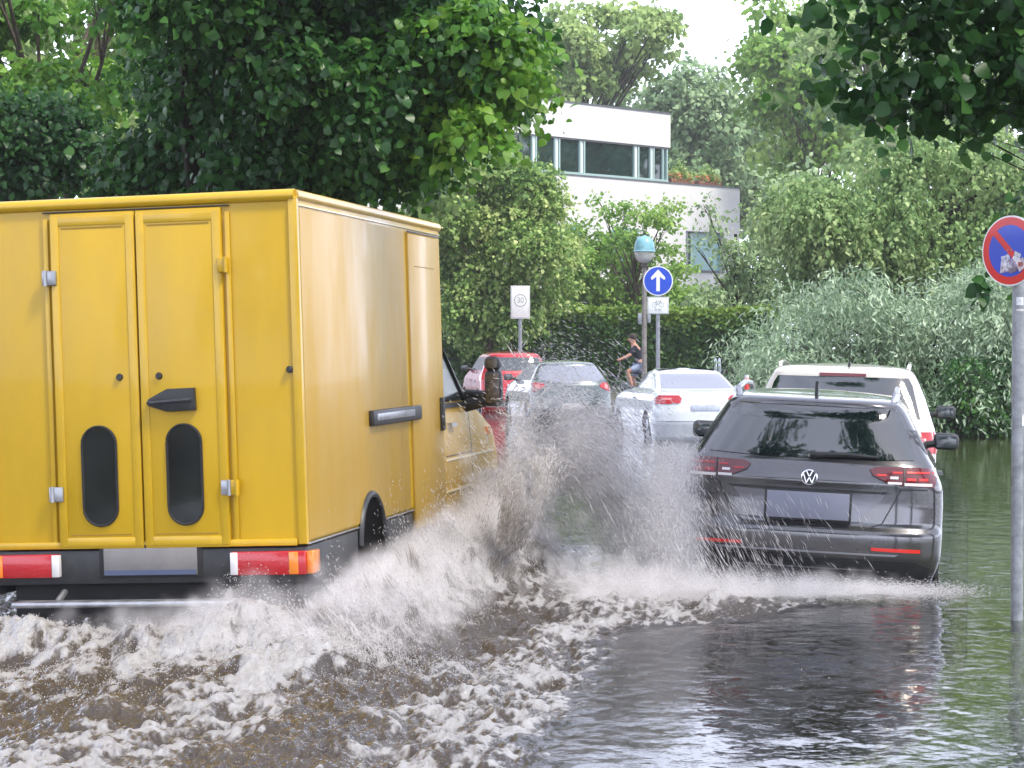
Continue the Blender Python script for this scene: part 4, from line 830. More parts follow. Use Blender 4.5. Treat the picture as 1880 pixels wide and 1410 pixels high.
# left background trees
c = scatter([(-120, -120), (230, -120), (220, 120), (190, 370), (-120, 370)], 30, 38, 60, 3, G(2))
tree('maple_tree', 'light green tree at the left edge, behind the dark linden', 'tree', c, 26000, .13, LM['linden_lit'], (-8.2, 39, 0), (-7.9, 39, 5.5), .26, None, 'bark', sprig=8, splen=.5, gaps=.43, shell=.3)
c = CL([(20, 225, 100, 45, -.3), (90, 250, 80, 40, -.3), (-60, 260, 90, 50, -.3), (40, 300, 90, 30, -.3)], 30, .5)
tree('yew_tree', 'very dark low evergreen boughs at the left edge above the van', 'tree', c, 12000, .09, LM['linden_dark'], (-7.8, 31, 0), (-6.6, 30.5, 4.3), .2, None, 'darkbark', sprig=10, droop=.2)
c = scatter([(-200, -200), (820, -100), (820, 330), (-200, 380)], 44, 60, 100, 6, G(3))
tree('broadleaf_tree', 'pale green tree mass glimpsed through the gaps of the dark linden crown', 'tree', c, 34000, .24, LM['far'], (-7, 62, 0), (-6.5, 62, 7), .3, None, 'bark', sprig=8, splen=.8, shell=.3)
# young linden beyond the red car
c = CL([(890, 300, 60, 35), (960, 330, 60, 40), (850, 350, 60, 45), (800, 390, 60, 40), (925, 400, 80, 50), (1000, 370, 40, 35), (860, 440, 60, 45), (975, 450, 70, 45), (830, 500, 55, 45), (910, 510, 70, 50), (1000, 520, 50, 45), (860, 560, 60, 40), (930, 580, 60, 35), (885, 605, 45, 25), (780, 440, 45, 60), (840, 300, 50, 30), (1030, 450, 30, 30), (870, 265, 35, 22)], 72, 1.2, G(4))
tree('young_linden', 'young yellow green linden with a straight trunk behind the red suv', 'tree', c, 62000, .125, LM['yellowgreen'], (P(893, 640, 72).x, 72, 0), (P(895, 400, 72).x, 72, P(895, 400, 72).z), .13, None, 'bark', sprig=9, splen=.5, clumptone=.2, gaps=.30, tipbias=.45, shell=.2, asp=1.3)
# wide-armed light green tree before the house
c = CL([(1065, 425, 18, 12), (1100, 445, 35, 16), (1110, 400, 14, 9), (1140, 385, 16, 9), (1190, 400, 28, 9), (1228, 385, 14, 9), (1220, 415, 16, 7), (1150, 440, 26, 12), (1060, 480, 45, 24), (1140, 480, 45, 20), (1205, 460, 30, 10), (1235, 495, 30, 9), (1070, 530, 60, 28), (1150, 540, 60, 25), (1230, 540, 40, 20), (1100, 570, 60, 20), (1025, 500, 40, 30), (1170, 585, 60, 18), (1100, 370, 8, 5), (1260, 560, 40, 22)], 84, 1.5, G(5))
tree('spreading_tree', 'light green tree with raised spreading arms before the white house wall', 'tree', c, 20000, .15, LM['ginkgo'], (P(1165, 600, 84).x, 84, 0), (P(1165, 430, 84).x, 84, P(1165, 430, 84).z), .17, None, 'bark', sprig=9, splen=.6, droop=0, clumptone=.15, shell=.3, asp=1.5)
c = CL([(1310, 415, 11, 16), (1350, 455, 14, 14), (1360, 480, 26, 16), (1395, 480, 30, 40), (1325, 525, 18, 12), (1370, 530, 45, 28), (1425, 430, 30, 35), (1430, 540, 40, 25), (1290, 375, 6, 10), (1275, 452, 10, 7), (1300, 555, 40, 16)], 78, 1.5, G(6))
tree('cherry_tree', 'grey green tree with drooping twigs right of the lower house window', 'tree', c, 7500, .16, LM['greygreen'], (P(1355, 600, 78).x, 78, 0), (P(1350, 430, 78).x, 78, P(1350, 430, 78).z), .15, None, 'darkbark', sprig=10, splen=.7, droop=.25, shell=.3, asp=1.9)
# tall trees behind the house
c = scatter([(960, 55), (1190, 50), (1235, 70), (1215, 90), (1160, 120), (1100, 170), (960, 180)], 24, 135, 38, 4, G(8))
c += CL([(1100, 28, 40, 18, 0, 0), (1165, 28, 40, 18, 0, 0), (1222, 40, 26, 20, 0, 0), (1040, 25, 40, 18, 0, 0)], 135)
tree('tall_tree', 'tall olive green tree behind the upper storey of the house', 'tree', c, 22000, .33, LM['far'], None, None, .4, None, 'darkbark', sprig=7, splen=.7, gaps=.38, shell=.3)
c = scatter([(1180, 190), (1215, 140), (1300, 140), (1400, 180), (1440, 220), (1450, 420), (1380, 420), (1350, 340), (1230, 320), (1235, 200), (1150, 190)], 34, 150, 45, 4, G(9))
tree('tall_tree', 'broad grey green tree rising right behind the roof terrace of the house', 'tree', c, 24000, .38, LM['farblue'], None, None, .4, None, 'bark', sprig=8, splen=1.4, shell=.35)
c = scatter([(1400, 60), (1450, 30), (1520, 60), (1560, 120), (1600, 300), (1480, 330), (1420, 260), (1390, 150)], 24, 128, 45, 4, G(10))
c += CL([(1400, 15, 26, 22, .1, 0), (1392, 75, 20, 24, .1, 0), (1440, 20, 30, 18, .1, 0), (1480, 25, 40, 22, 0, 0), (1385, 120, 22, 20, 0, 0)], 128)
tree('tall_tree', 'airy light green tree standing right of the gap of open sky', 'tree', c, 15000, .36, LM['ginkgo'], None, None, .35, None, 'bark', sprig=8, splen=1.3, gaps=.42, shell=.3)
c = scatter([(1500, 20), (1950, -20), (2100, 60), (2100, 300), (1620, 300), (1560, 200)], 26, 110, 70, 4, G(12))
tree('tall_tree', 'pale yellow green tree in the background behind the dark overhanging branch', 'tree', c, 18000, .32, LM['linden_far'], None, None, .35, None, 'bark', sprig=8, splen=1.2, shell=.35)
# wide linden on the right, twigs hanging
c = scatter([(1440, 300), (1560, 240), (1700, 260), (1880, 230), (2050, 240), (2080, 560), (1880, 540), (1650, 520), (1460, 520), (1410, 400)], 46, 60, 62, 2.2, G(11))
tree('linden_tree', 'wide olive green linden in flower on the right, above the silvery bush', 'tree', c, 60000, .135, LM['linden_far'], (P(1640, 640, 61).x, 61, 0), (P(1660, 430, 61).x, 61, P(1660, 430, 61).z), .28, None, 'darkbark', sprig=10, splen=.85, droop=.6, clumptone=.08, tipbias=.45, shell=.15, asp=1.6)
# more crowns behind everything so that no gap shows the horizon
c = scatter([(1380, 250), (1500, 330), (2100, 280), (2200, 620), (1350, 620), (1390, 420)], 30, 95, 70, 4, G(13))
tree('broadleaf_tree', 'dark green tree mass in the shade between the linden and the house', 'tree', c, 16000, .28, LM['farblue'], None, None, .3, None, 'bark', sprig=8, splen=1.0, shell=.3)
# silvery bushes
c = scatter([(1385, 600), (1440, 555), (1560, 520), (1700, 530), (1800, 500), (1950, 500), (1980, 700), (1850, 640), (1700, 650), (1560, 660), (1400, 670)], 44, 45, 60, 1.6, G(14), .1)
c += CL([(1430, 640, 60, 40, .05, -1), (1500, 680, 70, 40, 0, -1), (1600, 690, 80, 40, -.05, -1), (1720, 690, 60, 40, -.25, 0), (1800, 700, 60, 60, -.3, 0), (1880, 720, 60, 60, -.2, 0), (1770, 720, 50, 40, 0, -1.5), (1840, 690, 60, 40, .05, -1.5), (1700, 725, 40, 25, -.1, -1.2)], 44)
tree('willow_bush', 'silvery grey green willow bush arching over the kerb behind the suv', 'shrub', c, 60000, .13, LM['willow'], (P(1690, 700, 46).x, 46, 0), (P(1690, 640, 46).x, 46, 1.6), .10, None, 'darkbark', sprig=12, splen=.7, droop=.55, clumptone=.1, tipbias=.3, shell=.3, asp=3.6, fold=False)
c = CL([(1775, 690, 35, 30, 0), (1800, 735, 40, 35, 0), (1770, 770, 35, 25, 0), (1830, 760, 50, 35, 0), (1850, 700, 40, 50, -.1), (1720, 775, 30, 16, -.1)], 42.5, .4)
tree('laurel_bush', 'leafy dark green bush at the water edge behind the sign pole', 'shrub', c, 5000, .08, LM['linden_dark'], None, (c[0][0], c[0][1], .9), .03, None, 'darkbark', sprig=8, splen=.35, droop=.3)
c = CL([(1640, 740, 70, 55, -.3), (1730, 740, 70, 60, -.3), (1820, 760, 70, 60, -.3), (1560, 700, 60, 50, -.2), (1900, 760, 70, 60, -.3), (1700, 700, 90, 50, -.3)], 48, .5)
tree('yew_bush', 'shaded dark bush beneath the silvery willow', 'shrub', c, 16000, .10, LM['linden_dark'], None, (c[0][0], c[0][1], .9), .05, None, 'darkbark', sprig=8, splen=.35)
# hedge: one long clipped hedge, darker sides, yellow new growth on top
Y = 76.0; x0, x1 = P(700, 600, Y).x, P(1430, 600, Y).x
g = G(21); n = 46000; e = empty('hedge', ((x0 + x1) / 2, Y, 0), (0, 0, R(-3)), 'long clipped green hedge with yellowish new growth along its top', 'hedge')
hh = CAMH - (572 - HOR) / F * Y; Lh = (x1 - x0) / 2; k = n
f = g.random(k) < .3; px_ = g.uniform(-Lh, Lh, k); top = hh + .25 * (fbm(px_ * .5 + 9, px_ * 0, 3) - .5) * 2
pz = np.where(f, top + g.normal(size=k) * .05, g.uniform(0, 1, k) ** .9 * top); py_ = np.where(f, g.uniform(-.6, .6, k), -.6 + g.normal(size=k) * .06 + .35 * (fbm(px_ * 1.2, pz * 1.4, 8) - .5))
pos = np.stack([px_, py_, pz], 1); ax = g.normal(size=(k, 3)); ax[:, 2] -= .3; ax /= np.linalg.norm(ax, axis=1, keepdims=True)
nn = g.normal(size=(k, 3)) * .6 + np.where(f[:, None], [[0, 0, 1]], [[0, -.8, .5]]); nn -= ax * (nn * ax).sum(1)[:, None]; nn /= np.linalg.norm(nn, axis=1, keepdims=True); s = .085 * g.uniform(.6, 1.3, k)[:, None]; sdv = np.cross(ax, nn) * s * .6
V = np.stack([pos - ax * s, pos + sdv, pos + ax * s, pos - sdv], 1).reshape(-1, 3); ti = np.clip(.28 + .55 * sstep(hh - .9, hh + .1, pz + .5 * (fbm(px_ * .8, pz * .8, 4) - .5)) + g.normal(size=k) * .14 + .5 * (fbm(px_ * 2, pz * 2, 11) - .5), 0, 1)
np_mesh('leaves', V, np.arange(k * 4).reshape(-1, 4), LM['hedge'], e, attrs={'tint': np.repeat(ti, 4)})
MB().box((0, 0, hh * .46), (Lh * 2, .9, hh * .9), .1).build('branches', M['darkbark'], e)
# terrace flowers
for q in [o for o in COL.objects if o.name.startswith('planter_box')]:
    V, Fq, tv = leaves([(.5, 0, .42, .5, .25, .22), (1.2, 0, .38, .55, .25, .2), (.9, 0, .6, .3, .2, .35)], 900, .13, G(5), sprig=6, splen=.25, droop=-.2, asp=2); np_mesh('plants', V, Fq, LM['yellowgreen'], q, attrs={'tint': tv})
    V, Fq, tv = leaves([(.6, -.1, .36, .55, .2, .12), (1.3, -.1, .32, .4, .2, .12)], 160, .11, G(6), sprig=3, splen=.12, droop=-.2); np_mesh('flowers', V, Fq, M['orangeflower'] if 'orangeflower' in M else mat('orange_petals', (.65, .25, .10), .6), q)
# overhanging branch, upper right, tree stands out of frame
g = G(31); Y = 15.0
c = CL([(1600, -70, 70, 40), (1720, -40, 100, 50), (1850, -20, 110, 60), (1670, 30, 70, 28), (1770, 60, 90, 40), (1880, 90, 80, 60), (1570, 0, 38, 14), (1520, -20, 18, 10), (1570, 128, 40, 14, -.1), (1510, 145, 28, 10, -.1), (1455, 165, 16, 7, -.1), (1420, 178, 8, 5, -.1), (1500, 20, 22, 12, -.1), (1545, 60, 30, 14, 0), (1630, 95, 40, 18), (1700, 125, 55, 30), (1800, 150, 80, 35), (1640, 215, 34, 14, -.1), (1590, 245, 30, 12, -.1), (1550, 268, 16, 8, -.1), (1480, 160, 22, 10, -.1), (1620, 170, 40, 20, -.1), (1730, 180, 45, 16), (1850, 205, 50, 22), (1770, 240, 8, 10, 0), (1760, 190, 60, 25, 0), (1600, 55, 26, 10), (1960, 40, 100, 100), (1960, -140, 140, 80), (1780, -160, 130, 60)], Y, .3, g)
tree('linden_tree', 'dark overhanging linden branch with broad leaves at the upper right', 'tree', c + [(1.0, 14.6, 8.2, .8, .9, .5), (3.4, 14.9, 8.4, .7, .9, .5), (4.6, 14.2, 7.6, .9, 1, .6), (.2, 13.2, 8.6, .9, 1, .5), (2.2, 12.6, 8.4, 1, .7, .5), (2.3, 16.4, 8.8, .6, .35, .3)], 16500, .092, LM['linden_dark'], (5.4, 15.8, 0), (4.9, 15.6, 5.2), .22, None, 'darkbark', lr=.011, sprig=6, splen=.26, droop=.35, upn=.25, rnd_n=1.1, shell=.1, asp=1.0, clumptone=.1, flat=.7)
c = CL([(1805, 538, 20, 7), (1842, 532, 10, 6), (1868, 372, 18, 7)], 14.6, .05, g)
tree('linden_shoot', 'small dark leaves of a low shoot beside the no stopping sign', 'shoot', c, 42, .085, LM['linden_dark'], (P(1960, 560, 14.6).x, 14.6, 0), (P(1960, 530, 14.6).x, 14.6, 1.95), .012, None, 'darkbark', sprig=3, splen=.12, droop=.1, shell=.0, asp=1.1)
# trees behind the camera: mirrored in the wet glass and paint
c = [(-4 + 3.2 * math.sin(i * 2.1), -7 + 2.5 * math.cos(i * 1.3), 6.2 + 1.6 * math.sin(i), 2.0, 2.0, 1.4) for i in range(10)]
tree('linden_tree', 'linden behind the viewpoint, on the left pavement', 'tree', c, 9000, .28, LM['linden_dark'], (-5.5, -7, 0), (-5, -7, 6), .3, None, 'darkbark', sprig=8, splen=.9)
c = [(8.5 + 2.6 * math.sin(i * 2.1), 3 + 5 * math.cos(i * 1.3), 5.8 + 1.6 * math.sin(i), 2.0, 2.0, 1.5) for i in range(10)]
tree('linden_tree', 'linden beside the viewpoint, on the right pavement', 'tree', c, 9000, .28, LM['linden_dark'], (9, 3, 0), (8.8, 3, 6), .3, None, 'darkbark', sprig=8, splen=.9)
# ------------------------------------------------------------ ground, kerb, water
def kerbx(Y): Y = np.asarray(Y, float); return 2.45 + .20 * (Y - 13.1) - .06 * np.clip(12.8 - Y, 0, 2) - .28 * np.clip(10.6 - Y, 0, 4) - .0030 * np.maximum(0, Y - 24) ** 2
M['asphalt'] = mat('wet_asphalt', (.022, .020, .019), .5, var=.4, vscale=6, bump=.4, bscale=60)
M['grass'] = mat('drowned_grass', (.14, .19, .05), .8, var=.55, vscale=5, bump=.5, bscale=40, col2=(.07, .09, .035))
M['earth'] = mat('bank_soil', (.055, .055, .03), .9, var=.5, vscale=2, bump=.6, bscale=12)
M['kerb'] = mat('kerb_granite', (.12, .12, .11), .7, var=.3, vscale=9, bump=.3)
ys = np.concatenate([np.linspace(-30, 6, 12), np.linspace(7, 100, 94), [130, 180, 230, 280]]); xs = np.concatenate([[-250, -160, -100, -60], np.linspace(-30, 40, 141), [60, 100, 160, 250]])
XX, YY = np.meshgrid(xs, ys); kx = kerbx(np.clip(YY, 5, 60))
lw = -5.5 - .04 * np.clip(YY, 0, 60)
bank = sstep(41.5, 43.5, YY + .5 * (fbm(XX, YY * .3, 2) - .5)) * sstep(kx - .5 + 1.2, kx + 2.4, XX); bank = np.maximum(bank, sstep(66, 69, YY)); bank = np.maximum(bank, sstep(1.2, 2.6, XX - 14 - 0 * YY)); bank = np.maximum(bank, 1 - sstep(lw - 3, lw - .5, XX))
ZZ = -.235 + bank * .36 + .03 * (fbm(XX * .7, YY * .7, 3) - .5)
nx, ny = len(xs), len(ys); idx = np.arange(nx * ny).reshape(ny, nx)
Fq = np.stack([idx[:-1, :-1], idx[:-1, 1:], idx[1:, 1:], idx[1:, :-1]], -1).reshape(-1, 4)
o = np_mesh('ground', np.stack([XX, YY, ZZ], -1).reshape(-1, 3), Fq, M['earth'], smooth=1); tag(o, kind='structure')
# road sheet, submerged grass verge, kerb
yy = np.linspace(-5, 64, 140)
def strip(name, a, b, z, m, zb=None):
    V = np.concatenate([np.stack([a(yy), yy, np.full_like(yy, z)], 1), np.stack([b(yy), yy, np.full_like(yy, zb or z)], 1)]); n = len(yy); i = np.arange(n - 1)
    o = np_mesh(name, V, np.stack([i, i + n, i + n + 1, i + 1], 1), m, smooth=1); tag(o, kind='structure'); return o
strip('road', lambda y: kerbx(y) - 10.5, lambda y: kerbx(y), -.205, M['asphalt'])
strip('verge', lambda y: kerbx(y) + .16, lambda y: kerbx(y) + 2.6, -.075, M['grass'], -.06)
V = []; n = len(yy)
for y in yy:
    k = float(kerbx(y)); V += [(k, y, -.25), (k + .01, y, -.06), (k + .15, y, -.055), (k + .16, y, -.25)]
Fk = [(4 * i + j, 4 * i + j + 1, 4 * i + j + 5, 4 * i + j + 4) for i in range(n - 1) for j in range(3)]
o = np_mesh('kerb', np.array(V), np.array(Fk), M['kerb']); tag(o, kind='structure')
# water: one sheet, finely shaped where the van has churned it up
def water_material():
    m = bpy.data.materials.new('flood_water'); m.use_nodes = True; t = m.node_tree; t.nodes.clear(); n = t.nodes.new; l = t.links.new
    o = n('ShaderNodeOutputMaterial'); at = n('ShaderNodeAttribute'); at.attribute_name = 'foam'; ch = n('ShaderNodeAttribute'); ch.attribute_name = 'churn'; gr = n('ShaderNodeAttribute'); gr.attribute_name = 'rip'
    tc = n('ShaderNodeTexCoord')
    def noise(s, d, sc_=(1, 1, 1), ro=.55):
        mp = n('ShaderNodeMapping'); mp.inputs['Scale'].default_value = sc_; l(tc.outputs['Object'], mp.inputs[0]); q = n('ShaderNodeTexNoise'); q.inputs['Scale'].default_value = s; q.inputs['Detail'].default_value = d; q.inputs['Roughness'].default_value = ro; l(mp.outputs[0], q.inputs['Vector']); return q.outputs[0]
    def math_(op, a, b=None, c=None):
        q = n('ShaderNodeMath'); q.operation = op
        for i, v in enumerate((a, b, c)):
            if v is None: continue
            if isinstance(v, (int, float)): q.inputs[i].default_value = v
            else: l(v, q.inputs[i])
        return q.outputs[0]
    # ripples: broad wobble + short wavelets + rain rings
    big = noise(1.6, 3); mid = noise(7, 4); fine = noise(26, 3)
    vr = n('ShaderNodeTexVoronoi'); vr.inputs['Scale'].default_value = 2.2; vr.feature = 'F1'; l(tc.outputs['Object'], vr.inputs['Vector'])
    rings = math_('MULTIPLY', math_('SINE', math_('MULTIPLY', vr.outputs['Distance'], 70)), math_('SUBTRACT', 1, math_('MINIMUM', math_('MULTIPLY', vr.outputs['Distance'], 5), 1)))
    pk = math_('MAXIMUM', math_('SUBTRACT', mid, .54), 0); pf = math_('MAXIMUM', math_('SUBTRACT', fine, .58), 0)
    h = math_('ADD', math_('MULTIPLY', big, .006), math_('ADD', math_('MULTIPLY', pk, .024), math_('ADD', math_('MULTIPLY', mid, .0028), math_('MULTIPLY', pf, .007))))
    h = math_('MULTIPLY', h, math_('MULTIPLY', gr.outputs['Fac'], .55))
    h = math_('ADD', h, math_('MULTIPLY', rings, .0006)); h = math_('ADD', h, math_('MULTIPLY', math_('MULTIPLY', noise(34, 5, (1, .5, 1)), ch.outputs['Fac']), .02))
    bp = n('ShaderNodeBump'); bp.inputs['Strength'].default_value = 1; bp.inputs['Distance'].default_value = 1; l(h, bp.inputs['Height'])
    # silt colour
    mr = n('ShaderNodeMix'); mr.data_type = 'RGBA'; mr.inputs[6].default_value = (.022, .015, .009, 1); mr.inputs[7].default_value = (.075, .058, .042, 1); l(noise(3, 6, (1, .4, 1)), mr.inputs[0])
    silt = n('ShaderNodeBsdfDiffuse'); l(mr.outputs[2], silt.inputs[0])
    trn = n('ShaderNodeBsdfTransparent'); trn.inputs[0].default_value = (.80, .84, .68, 1)
    body = n('ShaderNodeMixShader'); l(math_('MULTIPLY_ADD', ch.outputs['Fac'], .80, .12), body.inputs[0]); l(trn.outputs[0], body.inputs[1]); l(silt.outputs[0], body.inputs[2])
    gl = n('ShaderNodeBsdfGlossy'); gl.inputs['Roughness'].default_value = .02; l(bp.outputs[0], gl.inputs['Normal'])
    fr = n('ShaderNodeFresnel'); fr.inputs[0].default_value = 1.5; l(bp.outputs[0], fr.inputs['Normal'])
    wt = n('ShaderNodeMixShader'); l(fr.outputs[0], wt.inputs[0]); l(body.outputs[0], wt.inputs[1]); l(gl.outputs[0], wt.inputs[2])
    fo = n('ShaderNodeBsdfPrincipled'); fo.inputs['Roughness'].default_value = .35; fo.inputs['Specular IOR Level'].default_value = .6; l(bp.outputs[0], fo.inputs['Normal'])
    fc = n('ShaderNodeMix'); fc.data_type = 'RGBA'; fc.inputs[6].default_value = (.17, .145, .125, 1); fc.inputs[7].default_value = (.43, .44, .46, 1); l(noise(14, 7, (1, .5, 1), .7), fc.inputs[0]); l(fc.outputs[2], fo.inputs['Base Color'])
    fm = math_('SUBTRACT', math_('MULTIPLY', at.outputs['Fac'], 1.55), math_('MULTIPLY', math_('ADD', noise(17, 7, (1, .45, 1), .7), math_('MULTIPLY', noise(55, 5, (1, .5, 1), .65), .55)), 1.05))
    sm = n('ShaderNodeMapRange'); sm.interpolation_type = 'SMOOTHSTEP'; sm.inputs[1].default_value = -.50; sm.inputs[2].default_value = .62; l(fm, sm.inputs[0])
    fs = n('ShaderNodeMixShader'); l(sm.outputs[0], fs.inputs[0]); l(wt.outputs[0], fs.inputs[1]); l(fo.outputs[0], fs.inputs[2]); l(fs.outputs[0], o.inputs[0]); return m
M['water'] = water_material()
VC = np.array([-2.08, 13.09]); HD = np.array([math.sin(R(10.5)), math.cos(R(10.5))]); RT = np.array([HD[1], -HD[0]])
def lm(X, Y_): return (X - VC[0]) * RT[0] + (Y_ - VC[1]) * RT[1], (X - VC[0]) * HD[0] + (Y_ - VC[1]) * HD[1]   # lateral, along
def gauss(a, c, s): return np.exp(-((a - c) / s) ** 2)
def surf(X, Y_):
    l, m = lm(X, Y_)
    wob = .35 * (fbm(m * .7 + 3, l * 0 + 1, 5) - .5)
    edge = 2.88 - .055 * (m + 3.5) + wob * .9 + .35 * (fbm(m * 2.2, l * 0, 6) - .5)      # right border of the churned water
    reach = sstep(1, 2, m) * .9                                                              # splash landing widens near the parked car
    churn = 1 - sstep(edge - .30 + reach, edge + .18 + reach, l); churn = churn * (1 - sstep(5.2, 7.5, m)) * (1 - sstep(3.9, 4.9, m) * sstep(1.4, 1.9, l))
    a = fbm(l * 3.2, m * 1.6, 1, 5); b = fbm(l * 8 + 4, m * 4.5, 2, 4); c = 1 - np.abs(2 * fbm(l * 5.5, m * 2.6, 9, 4) - 1)
    h = churn * (.11 * (a - .5) + .07 * (b - .5) + .06 * (c - .75) + .045 * (fbm(l * 21, m * 10, 3, 4, .6) - .5))
    # wave thrown along the side of the van, highest near the front wheel
    rid = fbm(l * 3, m * 3.2, 14, 5); crest = 1.30 + .28 * (fbm(m * 1.1, l * 0, 15) - .5) - .02 * m
    env = sstep(-1.3, .3, m) * (1 - sstep(4.4, 5.4, m)) * (.30 + .12 * sstep(.8, 3.2, m))
    h = h + env * gauss(l, crest, .24 + .1 * rid) * (.55 + .9 * rid)
    # lumps behind the rear wheels and under the tail
    for (lc, mc, sl, sm_, hh) in ((.72, -.45, .30, .34, .26), (.25, -.75, .4, .35, .13), (-.35, -.6, .5, .4, .12), (1.15, -1.0, .35, .6, .12), (-1.0, -.5, .5, .5, .14), (.9, -1.7, .4, .6, .07)):
        h = h + hh * gauss(l, lc, sl) * gauss(m, mc, sm_) * (.5 + fbm(l * 5, m * 5, 21, 4))
    # root of the plume at the front wheel
    h = h + .16 * gauss(l, 1.6, .25) * gauss(m, 3.6, .7) * (.5 + rid) + .12 * gauss(l, 2.1, .4) * gauss(m, 2.6, .8) * rid
    # low wave running up to the parked dark car
    h = h + .035 * gauss(m - .45 * (l - 2.2), 2.1, .35) * sstep(1.8, 2.4, l) * (1 - sstep(3.8, 5.0, l)) * (.4 + b)
    # foam cover
    tr = gauss(l - .1 * (fbm(m * 1.5, l, 30) - .5) * 4, 1.74, .30) * (1 - sstep(3.0, 3.8, m))     # brown trough
    st = fbm(l * 1.8, m * .55, 33, 4)
    foam = churn * (.22 + .42 * (st - .35) + .35 * gauss(l, 2.45, .42) + .42 * gauss(l, 1.2, .34) - .42 * tr + .35 * gauss(m, -.9, .8) * (l < 1.3) - .30 * gauss(l, .2, .75) * gauss(m, -2.6, .75) + .1 * gauss(m, -3.7, .6) + 1.6 * np.clip(h, -.03, .14))
    foam = foam + env * .8 * gauss(l, crest, .42) + .45 * gauss(m - .55 * (l - 2.2), 2.3, .55) * sstep(1.6, 2.2, l) * (1 - sstep(3.6, 4.8, l))
    specks = .16 + .12 * (fbm(l * .6, m * .6, 40) - .5)
    mic = .7 * fbm(l * 24 + 1.5 * a, m * 13, 71, 5, .62) + .3 * fbm(l * 5, m * 1.6, 72, 4) + 1.2 * (b - .5) * .25 + .25 * (c - .75)
    mic = np.clip((mic - .5) / .38 + .5, 0, 1)
    D = np.clip(foam * .88, 0, .84); foam = .92 * sstep(1 - D - .50, 1 - D + .50, mic) * sstep(.02, .12, D)
    # small calm-water chop
    h = h + (1 - churn) * .006 * (fbm(X * 5, Y_ * 3.2, 50, 4) - .5)
    return h, foam, churn, l, m
NX = 700; x = np.linspace(-.30, .26, NX); ynear = np.geomspace(8.2, 24, 900)
GX, GY = np.meshgrid(x, ynear); GX = GX * GY          # fan out with distance
h, foam, churn, _, _ = surf(GX, GY)
ex = np.minimum(np.minimum(sstep(0, 20, np.arange(NX)), sstep(0, 20, NX - 1 - np.arange(NX)))[None, :], np.minimum(sstep(0, 8, np.arange(900)), sstep(0, 25, 899 - np.arange(900)))[:, None])
h = h * ex
V = np.stack([GX, GY, h], -1).reshape(-1, 3); idx = np.arange(NX * 900).reshape(900, NX)
F1 = np.stack([idx[:-1, :-1], idx[:-1, 1:], idx[1:, 1:], idx[1:, :-1]], -1).reshape(-1, 4)
# outer frame joined to the rim
nb = len(V)
ox = np.linspace(-1, 1, 2)
B_ = [(-60, -25), (60, -25), (60, 75), (-60, 75)]
c0, c1, c2, c3 = idx[0, 0], idx[0, -1], idx[-1, -1], idx[-1, 0]
V = np.concatenate([V, [(a, b, 0) for a, b in B_]])
# the long thin rim edges stay straight lines, so quads to the outer corners close the sheet
F1 = np.concatenate([F1, [[nb, nb + 1, c1, c0], [nb + 1, nb + 2, c2, c1], [nb + 2, nb + 3, c3, c2], [nb + 3, nb, c0, c3]]])
z4 = np.zeros(4)
rip = 1 - .55 * gauss(V[:, 0] - 1.4, 0, 1.0) * (1 - sstep(11, 13.5, V[:, 1]))
o = np_mesh('water', V, F1, M['water'], smooth=1, attrs={'foam': np.concatenate([foam.ravel(), z4]), 'churn': np.concatenate([churn.ravel(), z4]), 'rip': rip}); tag(o, kind='structure')
# ------------------------------------------------------------ spray: drops and torn strands thrown by the wheels
def drop_mat(name, c, tr=.4):
    m = bpy.data.materials.new(name); m.use_nodes = True; t = m.node_tree; t.nodes.clear(); n = t.nodes.new; l = t.links.new
    o = n('ShaderNodeOutputMaterial'); a = n('ShaderNodeAttribute'); a.attribute_name = 'tint'; r = n('ShaderNodeValToRGB'); e = r.color_ramp.elements
    e[0].color = (*c[0], 1); e[1].color = (*c[2], 1); k = e.new(.5); k.color = (*c[1], 1); l(a.outputs['Fac'], r.inputs[0])
    b = n('ShaderNodeBsdfPrincipled'); b.inputs['Roughness'].default_value = .25; b.inputs['Specular IOR Level'].default_value = .6; l(r.outputs[0], b.inputs['Base Color'])
    s = n('ShaderNodeBsdfTranslucent'); l(r.outputs[0], s.inputs[0]); x = n('ShaderNodeMixShader'); x.inputs[0].default_value = tr; l(b.outputs[0], x.inputs[1]); l(s.outputs[0], x.inputs[2])
    tp = n('ShaderNodeBsdfTransparent'); y = n('ShaderNodeMixShader'); y.inputs[0].default_value = .38; l(x.outputs[0], y.inputs[1]); l(tp.outputs[0], y.inputs[2]); l(y.outputs[0], o.inputs[0]); return m
M['drops'] = drop_mat('muddy_spray', ((.20, .155, .115), (.86, .84, .84), (.98, .98, 1)), .6)
def drops(name, pos, vel, rad, tint, stretch, label):
    k = len(pos); d = vel / (np.linalg.norm(vel, axis=1, keepdims=True) + 1e-9); r_ = rng.normal(size=(k, 3)); a = np.cross(d, r_); a /= np.linalg.norm(a, axis=1, keepdims=True); b = np.cross(d, a)
    r_ = rad[:, None]; L_ = r_ * stretch[:, None]
    V = np.stack([pos - d * L_, pos + a * r_, pos + (-.5 * a + .866 * b) * r_, pos + (-.5 * a - .866 * b) * r_, pos + d * L_ * .8], 1).reshape(-1, 3)
    i = np.arange(k)[:, None] * 5; Fq = np.concatenate([i + [0, 2, 1], i + [0, 3, 2], i + [0, 1, 3], i + [4, 1, 2], i + [4, 2, 3], i + [4, 3, 1]])
    o = np_mesh(name, V, Fq, M['drops'], smooth=0, attrs={'tint': np.repeat(np.clip(tint, 0, 1), 5)}); tag(o, label, 'spray', None, 'stuff'); return o
def world(l, m, z): p = VC[None] + l[:, None] * RT[None] + m[:, None] * HD[None]; return np.stack([p[:, 0], p[:, 1], z], 1)
g = G(77)
